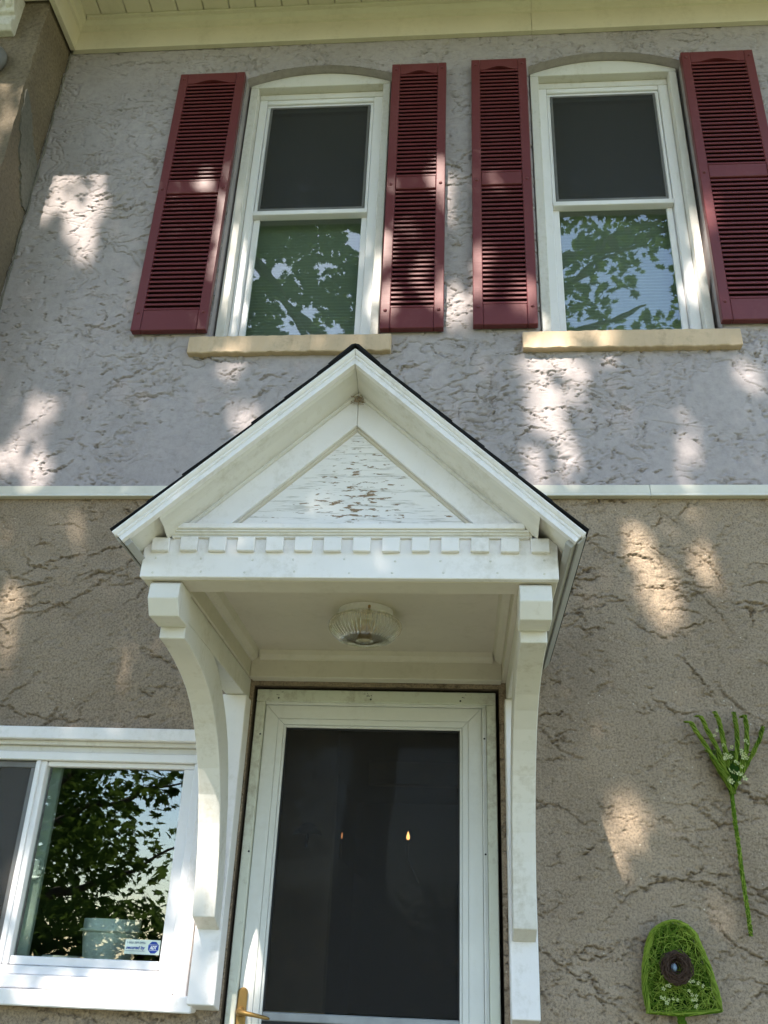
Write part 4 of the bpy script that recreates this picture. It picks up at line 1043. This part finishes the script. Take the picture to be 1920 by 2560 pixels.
# ------------------------------------------------------------------ trees in front of the house (shade and reflections)
LIT = [(-2.0, 5.23, .080, .238, 0, 1), (-2.15, 5.29, .085, .135, 0, .9), (-2.21, 5.14, .049, .064, 0, .6), (-1.96, 4.91, .047, .133, 0, .9), (-1.95, 3.76, .087, .166, 0, 1), (-1.91, 3.54, .056, .094, 0, 1), (-1.36, 3.66, .037, .085, 0, .5), (-1.71, 5.02, .032, .113, 0, .5),
 (0.0, 5.29, .033, .1, 0, .6), (-.01, 4.96, .028, .081, 0, .5), (-.02, 4.45, .048, .098, 0, .8), (.36, 3.99, .065, .189, 12, 1), (.52, 3.99, .046, .132, 8, .9), (.39, 3.63, .095, .164, 0, .9), (1.0, 3.73, .051, .092, 0, .8), (1.01, 3.54, .037, .089, 0, .7), (1.26, 4.15, .07, .067, 0, .5), (1.29, 4.06, .035, .055, 0, .7), (-1.04, 4.14, .077, .042, 20, .7), (-.99, 3.8, .026, .087, 0, .7),
 (.79, 3.02, .046, .15, 14, 1), (.735, 3.2, .02, .06, 14, .7), (.72, 3.17, .032, .073, 10, .5), (1.03, 3.11, .044, .068, 0, .7), (1.0, 3.35, .039, .049, 0, .6), (1.08, 3.37, .049, .015, 0, .5), (.6, 2.10, .028, .095, 14, 1), (.52, 1.93, .012, .065, 14, 1), (.95, 1.75, .04, .037, 0, .35), (-1.9, 2.75, .038, .213, 0, .8), (-1.35, 2.58, .115, .041, 0, .5), (-1.36, 2.46, .065, .072, 0, .5), (-1.67, 3.24, .036, .039, 0, .4), (-1.82, 3.33, .026, .048, 0, .4),
 (-.82, 1.68, .075, .19, 0, 1), (-.85, 1.43, .085, .13, 0, 1), (-1.0, 1.58, .05, .30, 0, 1), (-1.18, 1.44, .20, .07, 0, 1), (-1.66, 1.46, .12, .05, 0, 1), (-1.85, 1.42, .10, .05, 0, .7), (-1.42, 1.41, .05, .03, 0, .7), (-1.62, 1.75, .03, .16, 0, .9), (-.765, 1.47, .035, .20, 0, 1),
 (-1.24, 5.22, .04, .07, 0, 1), (-1.36, 5.28, .06, .04, 0, .8), (-1.19, 4.95, .025, .15, 0, 1), (-.15, 4.54, .035, .10, 0, 1), (-.30, 4.75, .04, .06, 0, .7), (-.09, 5.22, .035, .13, 0, .9), (.12, 4.58, .04, .16, 0, .9), (.24, 5.18, .05, .05, 0, .9), (.33, 4.42, .04, .1, 0, 1), (1.24, 4.95, .03, .09, 0, .8), (-.33, 4.4, .03, .06, 0, .8), (.43, 4.17, .12, .05, 0, 1), (.63, 4.17, .07, .05, 0, .8), (-.85, 4.17, .2, .05, 0, .6), (-2.34, 5.25, .06, .16, 0, 1), (-2.37, 4.9, .05, .16, 0, .8), (1.12, 4.75, .04, .12, 0, .7), (.38, 4.5, .03, .2, 0, .6), (.2, 4.85, .05, .1, 0, .5),
 (-2.05, 5.40, .10, .03, 0, .7), (-1.85, 5.05, .03, .05, 0, .6), (-1.78, 5.2, .02, .06, 0, .6), (-1.80, 3.88, .03, .05, 0, .6), (-2.08, 3.62, .03, .06, 0, .7), (-1.5, 3.72, .03, .04, 0, .5), (-1.12, 3.95, .03, .08, 10, .6), (.10, 4.05, .03, .06, 0, .6), (.05, 3.82, .025, .05, 0, .5), (.68, 3.90, .03, .10, 8, .6), (.80, 3.66, .03, .06, 0, .5), (1.22, 3.85, .03, .09, 0, .6), (1.30, 3.6, .03, .07, 0, .5), (.47, 3.42, .06, .05, 0, .5), (.92, 3.20, .02, .05, 14, .5), (.66, 2.86, .025, .06, 14, .5), (1.15, 2.95, .03, .06, 0, .5), (.42, 2.75, .03, .05, 10, .4), (.48, 2.2, .02, .06, 14, .5), (1.0, 2.0, .03, .04, 0, .4), (-1.6, 2.68, .05, .03, 0, .5), (-1.15, 2.70, .04, .03, 0, .5), (-1.55, 2.3, .06, .03, 0, .6), (-1.25, 2.3, .05, .03, 0, .6), (-1.78, 2.5, .03, .05, 0, .5),
 (-.38, 1.45, .05, .06, 30, .6), (.12, 1.42, .06, .05, 30, .6), (-.15, 1.62, .03, .04, 30, .5), (-.55, 1.75, .03, .04, 30, .5), (.33, 1.75, .04, .05, 30, .5), (-1.17, 4.65, .02, .1, 0, .8), (-.42, 4.7, .02, .12, 0, .8), (1.16, 5.05, .02, .1, 0, .7), (.42, 5.1, .02, .08, 0, .5)]
def lit_weight(x, z):
    w = np.zeros_like(x)
    for cx, cz, rx, rz, a, k in LIT:
        a = math.radians(a); dx = x-cx; dz = z-cz
        u = dx*math.cos(a)+dz*math.sin(a); v = -dx*math.sin(a)+dz*math.cos(a)
        w = np.maximum(w, np.where((u/(rx+(.050 if k > .85 else .060)))**2+(v/(rz+(.055 if k > .85 else .065)))**2 < 1, min(0.978, k+0.26), 0))
    return w
LEAF2D = np.array([(0, -.5), (.10, -.30), (.42, -.36), (.34, -.12), (.56, .10), (.28, .12), (.30, .30), (.10, .20), (0, .56), (-.10, .20), (-.30, .30), (-.28, .12), (-.56, .10), (-.34, -.12), (-.42, -.36), (-.10, -.30)])
def leaves_mesh(P, size, rs, flat=0.55):
    n = len(P)
    nrm = rs.normal(size=(n, 3))*flat; nrm[:, 2] += 1; nrm += np.array([0.15, -.55, .2])*0.6
    nrm /= np.linalg.norm(nrm, axis=1)[:, None]
    t = rs.normal(size=(n, 3)); t -= nrm*(t*nrm).sum(1)[:, None]; t /= np.linalg.norm(t, axis=1)[:, None]
    b = np.cross(nrm, t); s = size*rs.uniform(.7, 1.3, n)
    V = P[:, None, :] + (t[:, None, :]*LEAF2D[None, :, :1] + b[:, None, :]*LEAF2D[None, :, 1:])*s[:, None, None]
    V -= nrm[:, None, :]*(np.abs(LEAF2D[None, :, :1])**2*0.35*s[:, None, None])
    k = len(LEAF2D)
    return np_mesh(V.reshape(-1, 3), np.arange(n*k).reshape(n, k))
def limb(a, b, r0, r1, n=7, wob=.12):
    a, b = Vector(a), Vector(b); L = (b-a).length; pts, rs_ = [], []
    for i in range(n):
        u = i/(n-1); p = a.lerp(b, u)
        if 0 < i < n-1: p += Vector((random.gauss(0, wob*L/8), random.gauss(0, wob*L/8), random.gauss(0, wob*L/10)))
        pts.append(p); rs_.append(r0+(r1-r0)*u)
    return (pts, rs_)
# main maple: its crown stands between the sun and the wall
rs = np.random.default_rng(3)
def to3(x0, z0, d): return np.stack([x0-SX*d, -d, z0+SZ*d], -1)
X0r, Z0r = (-5.2, 6.6), (-0.6, 7.6)
GAPS = [(-.80, 4.47, .085, .10), (-.93, 4.79, .075, .045), (-1.05, 4.83, .035, .07), (-.73, 4.82, .03, .04), (-.53, 5.0, .035, .07), (-.88, 4.60, .04, .04), (-.62, 4.42, .03, .03),
        (.94, 4.66, .085, .17), (.82, 4.52, .075, .09), (.54, 4.97, .05, .05), (.58, 4.43, .05, .035), (1.03, 4.85, .03, .08), (.75, 4.70, .02, .03), (-.85, 5.45, .05, .07), (-.58, 5.5, .03, .04), (1.02, 5.35, .03, .03)]
def glass_xy(p):
    t = (0.143-3.786)/(p[:, 1]-3.786)
    return p[:, 0]*t, 1.6+(p[:, 2]-1.6)*t
def in_gap(p, grow=0.0):
    gx_, gz_ = glass_xy(p); w = np.zeros(len(p), bool)
    jit = 1+0.9*(fbm(gx_+7, gz_, 26, 3, 401)-.5)*2
    for cx_, cz_, rx_, rz_ in GAPS:
        q = ((gx_-cx_)/(rx_+grow))**2+((gz_-cz_)/(rz_+grow))**2
        w |= (q < jit) | ((q < 3.2) & (fbm(gx_+3, gz_, 40, 2, 411) > .62))
    return w
pts = []
nc = 900
cx = rs.uniform(*X0r, nc); cz = rs.uniform(*Z0r, nc); cd = rs.uniform(3.3, 9.0, nc)
for i in range(nc):
    k = rs.integers(14, 30); c = to3(cx[i], cz[i], cd[i]); pts.append(c+rs.normal(size=(k, 3))*np.array([.26, .26, .16]))
P = np.concatenate(pts)
x0 = P[:, 0]-SX*P[:, 1]; z0 = P[:, 2]+SZ*P[:, 1]
keep = (rs.random(len(P)) > lit_weight(x0, z0)) & ~(in_gap(P, .012) & (rs.random(len(P)) < .95))
P = P[keep]; x0 = x0[keep]; z0 = z0[keep]
# close accidental holes where the photograph shows shade
gx = np.arange(-2.9, 1.9, .035); gz = np.arange(0.2, 6.2, .035)
for it in range(9):
    cov, _, _ = np.histogram2d(P[:, 0]-SX*P[:, 1], P[:, 2]+SZ*P[:, 1], bins=[gx, gz])
    c2 = cov.copy()
    for sx_ in (-1, 0, 1):
        for sz_ in (-1, 0, 1):
            if sx_ or sz_: c2 += np.roll(np.roll(cov, sx_, 0), sz_, 1)
    ii, jj = np.nonzero(c2 < 4)
    xx = gx[ii]+.0175+rs.uniform(-.017, .017, len(ii)); zz = gz[jj]+.0175+rs.uniform(-.017, .017, len(ii))
    ok = (lit_weight(xx, zz) < rs.random(len(xx))*0.999) & (rs.random(len(xx)) < .5)
    Q = to3(xx[ok], zz[ok], rs.uniform(3.6, 8.2, ok.sum()))
    P = np.concatenate([P, Q[~in_gap(Q, .012)]])
# leaves that fill the mirrored view between the gaps
for wx0, wx1 in ((-1.10, -.48), (.46, 1.10)):
    for it in range(5):
        a_ = np.arange(wx0, wx1, .022); b_ = np.arange(4.3, 5.25, .022)
        u_, v_ = glass_xy(P); cov, _, _ = np.histogram2d(u_, v_, bins=[a_, b_])
        c2 = cov.copy()
        for sx_ in (-1, 0, 1):
            for sz_ in (-1, 0, 1):
                if sx_ or sz_: c2 += np.roll(np.roll(cov, sx_, 0), sz_, 1)
        ii, jj = np.nonzero(c2 < 3)
        gxx = a_[ii]+.011+rs.uniform(-.011, .011, len(ii)); gzz = b_[jj]+.011+rs.uniform(-.011, .011, len(ii)); d_ = rs.uniform(4.2, 8.5, len(ii))
        tt = (0.143-3.786)/(-d_-3.786); Q = np.stack([gxx/tt, -d_, 1.6+(gzz-1.6)/tt], -1)
        ok = ~in_gap(Q, .012) & (rs.random(len(Q)) < .6) & (lit_weight(Q[:, 0]-SX*Q[:, 1], Q[:, 2]+SZ*Q[:, 1]) < .3)
        P = np.concatenate([P, Q[ok]])
maple = thing('maple_tree', (-1.0, -7.6, 0), 'large maple in front of the house, its crown mirrored in the upper panes', 'tree')
br = [limb((-1.0, -7.6, 0), (-1.05, -7.4, 6.0), .34, .24), limb((-1.05, -7.4, 5.9), (-1.2, -7.0, 13.0), .24, .06)]
for k in range(34):
    z = random.uniform(5.4, 11.0); a = random.uniform(0, 6.28); L = random.uniform(2.2, 4.2)
    e = (-1.1+math.cos(a)*L*1.35, -6.9+math.sin(a)*min(L, 2.3), z+random.uniform(.6, 2.2)); s0 = (-1.07, -7.3, z)
    cand = limb(s0, e, .10, .02)
    q_ = np.array([tuple(cand[0][i].lerp(cand[0][i+1], t_)) for i in range(len(cand[0])-1) for t_ in (0, .25, .5, .75)])
    if (lit_weight(q_[:, 0]-SX*q_[:, 1], q_[:, 2]+SZ*q_[:, 1]) > .75).sum() > 1: continue
    br.append(cand)
link('trunk', tube_mesh(br, 9), M['bark'], maple, smooth=True)
tag(link('crown', leaves_mesh(P, .112, rs), M['leaf'], maple), kind='stuff')
# low maple mirrored in the sliding window
mp2 = thing('maple_tree', (-7.4, -12.0, 0), 'low spreading maple mirrored in the sliding window', 'tree')
pts = []
for i in range(520):
    c = np.array([rs.uniform(-10.2, -2.6), rs.uniform(-13.8, -9.2), rs.uniform(1.7, 8.5)])
    mir = (c[0]+0.0)/(-c[1]+3.58)           # direction of the mirrored ray
    if -0.315 < mir < -0.255 and c[2] < 3.3 and rs.random() < .93: continue
    if mir > -0.40 and c[2] < 1.6+0.03*(-c[1]): continue
    k = rs.integers(16, 32); pts.append(c+rs.normal(size=(k, 3))*np.array([.30, .30, .18]))
P2 = np.concatenate(pts)
br = [limb((-7.4, -12, 0), (-7.2, -11.8, 4.2), .26, .18), limb((-7.2, -11.8, 4.1), (-7.0, -11.6, 8.2), .18, .05)]
for k in range(12):
    z = random.uniform(2.0, 6.5); a = random.uniform(0, 6.28); L = random.uniform(1.6, 3.2)
    br.append(limb((-7.25, -11.85, z), (-7.25+math.cos(a)*L*1.2, -11.85+math.sin(a)*min(L, 2), z+random.uniform(.1, 1.2)), .07, .015))
link('trunk', tube_mesh(br, 8), M['bark'], mp2, smooth=True)
tag(link('crown', leaves_mesh(P2, .15, rs), M['leaf2'], mp2), kind='stuff')
# hedge across the road
hg = []
for i in range(1500):
    hg.append(np.array([rs.uniform(-20, 10), rs.uniform(-21, -18.5), rs.uniform(.1, 2.7+.4*math.sin(i*.37))])+rs.normal(size=(12, 3))*.3)
hd_ = link('hedge', leaves_mesh(np.concatenate(hg), .24, rs), M['leaf2']); tag(hd_, 'leafy hedge far across the lawn, mirrored low in the sliding window', 'hedge', kind='stuff')
for i, (tx, ty, th) in enumerate(((-12.5, -24, 9.5), (3.5, -25, 11.0))):
    tt = thing('far_tree', (tx, ty, 0), ('round leafy tree far across the lawn to the left' if i == 0 else 'taller leafy tree far across the lawn to the right'), 'tree')
    q = []
    for k in range(230):
        v = rs.normal(size=3); v /= np.linalg.norm(v); v *= rs.random()**.4
        q.append(np.array([tx, ty, th*.6])+v*np.array([2.9, 2.6, th*.40])+rs.normal(size=(18, 3))*.35)
    link('trunk', tube_mesh([limb((tx, ty, 0), (tx, ty, th*.7), .3, .08)], 8), M['bark'], tt, smooth=True)
    tag(link('crown', leaves_mesh(np.concatenate(q), .26, rs), M['leaf2'], tt), kind='stuff')
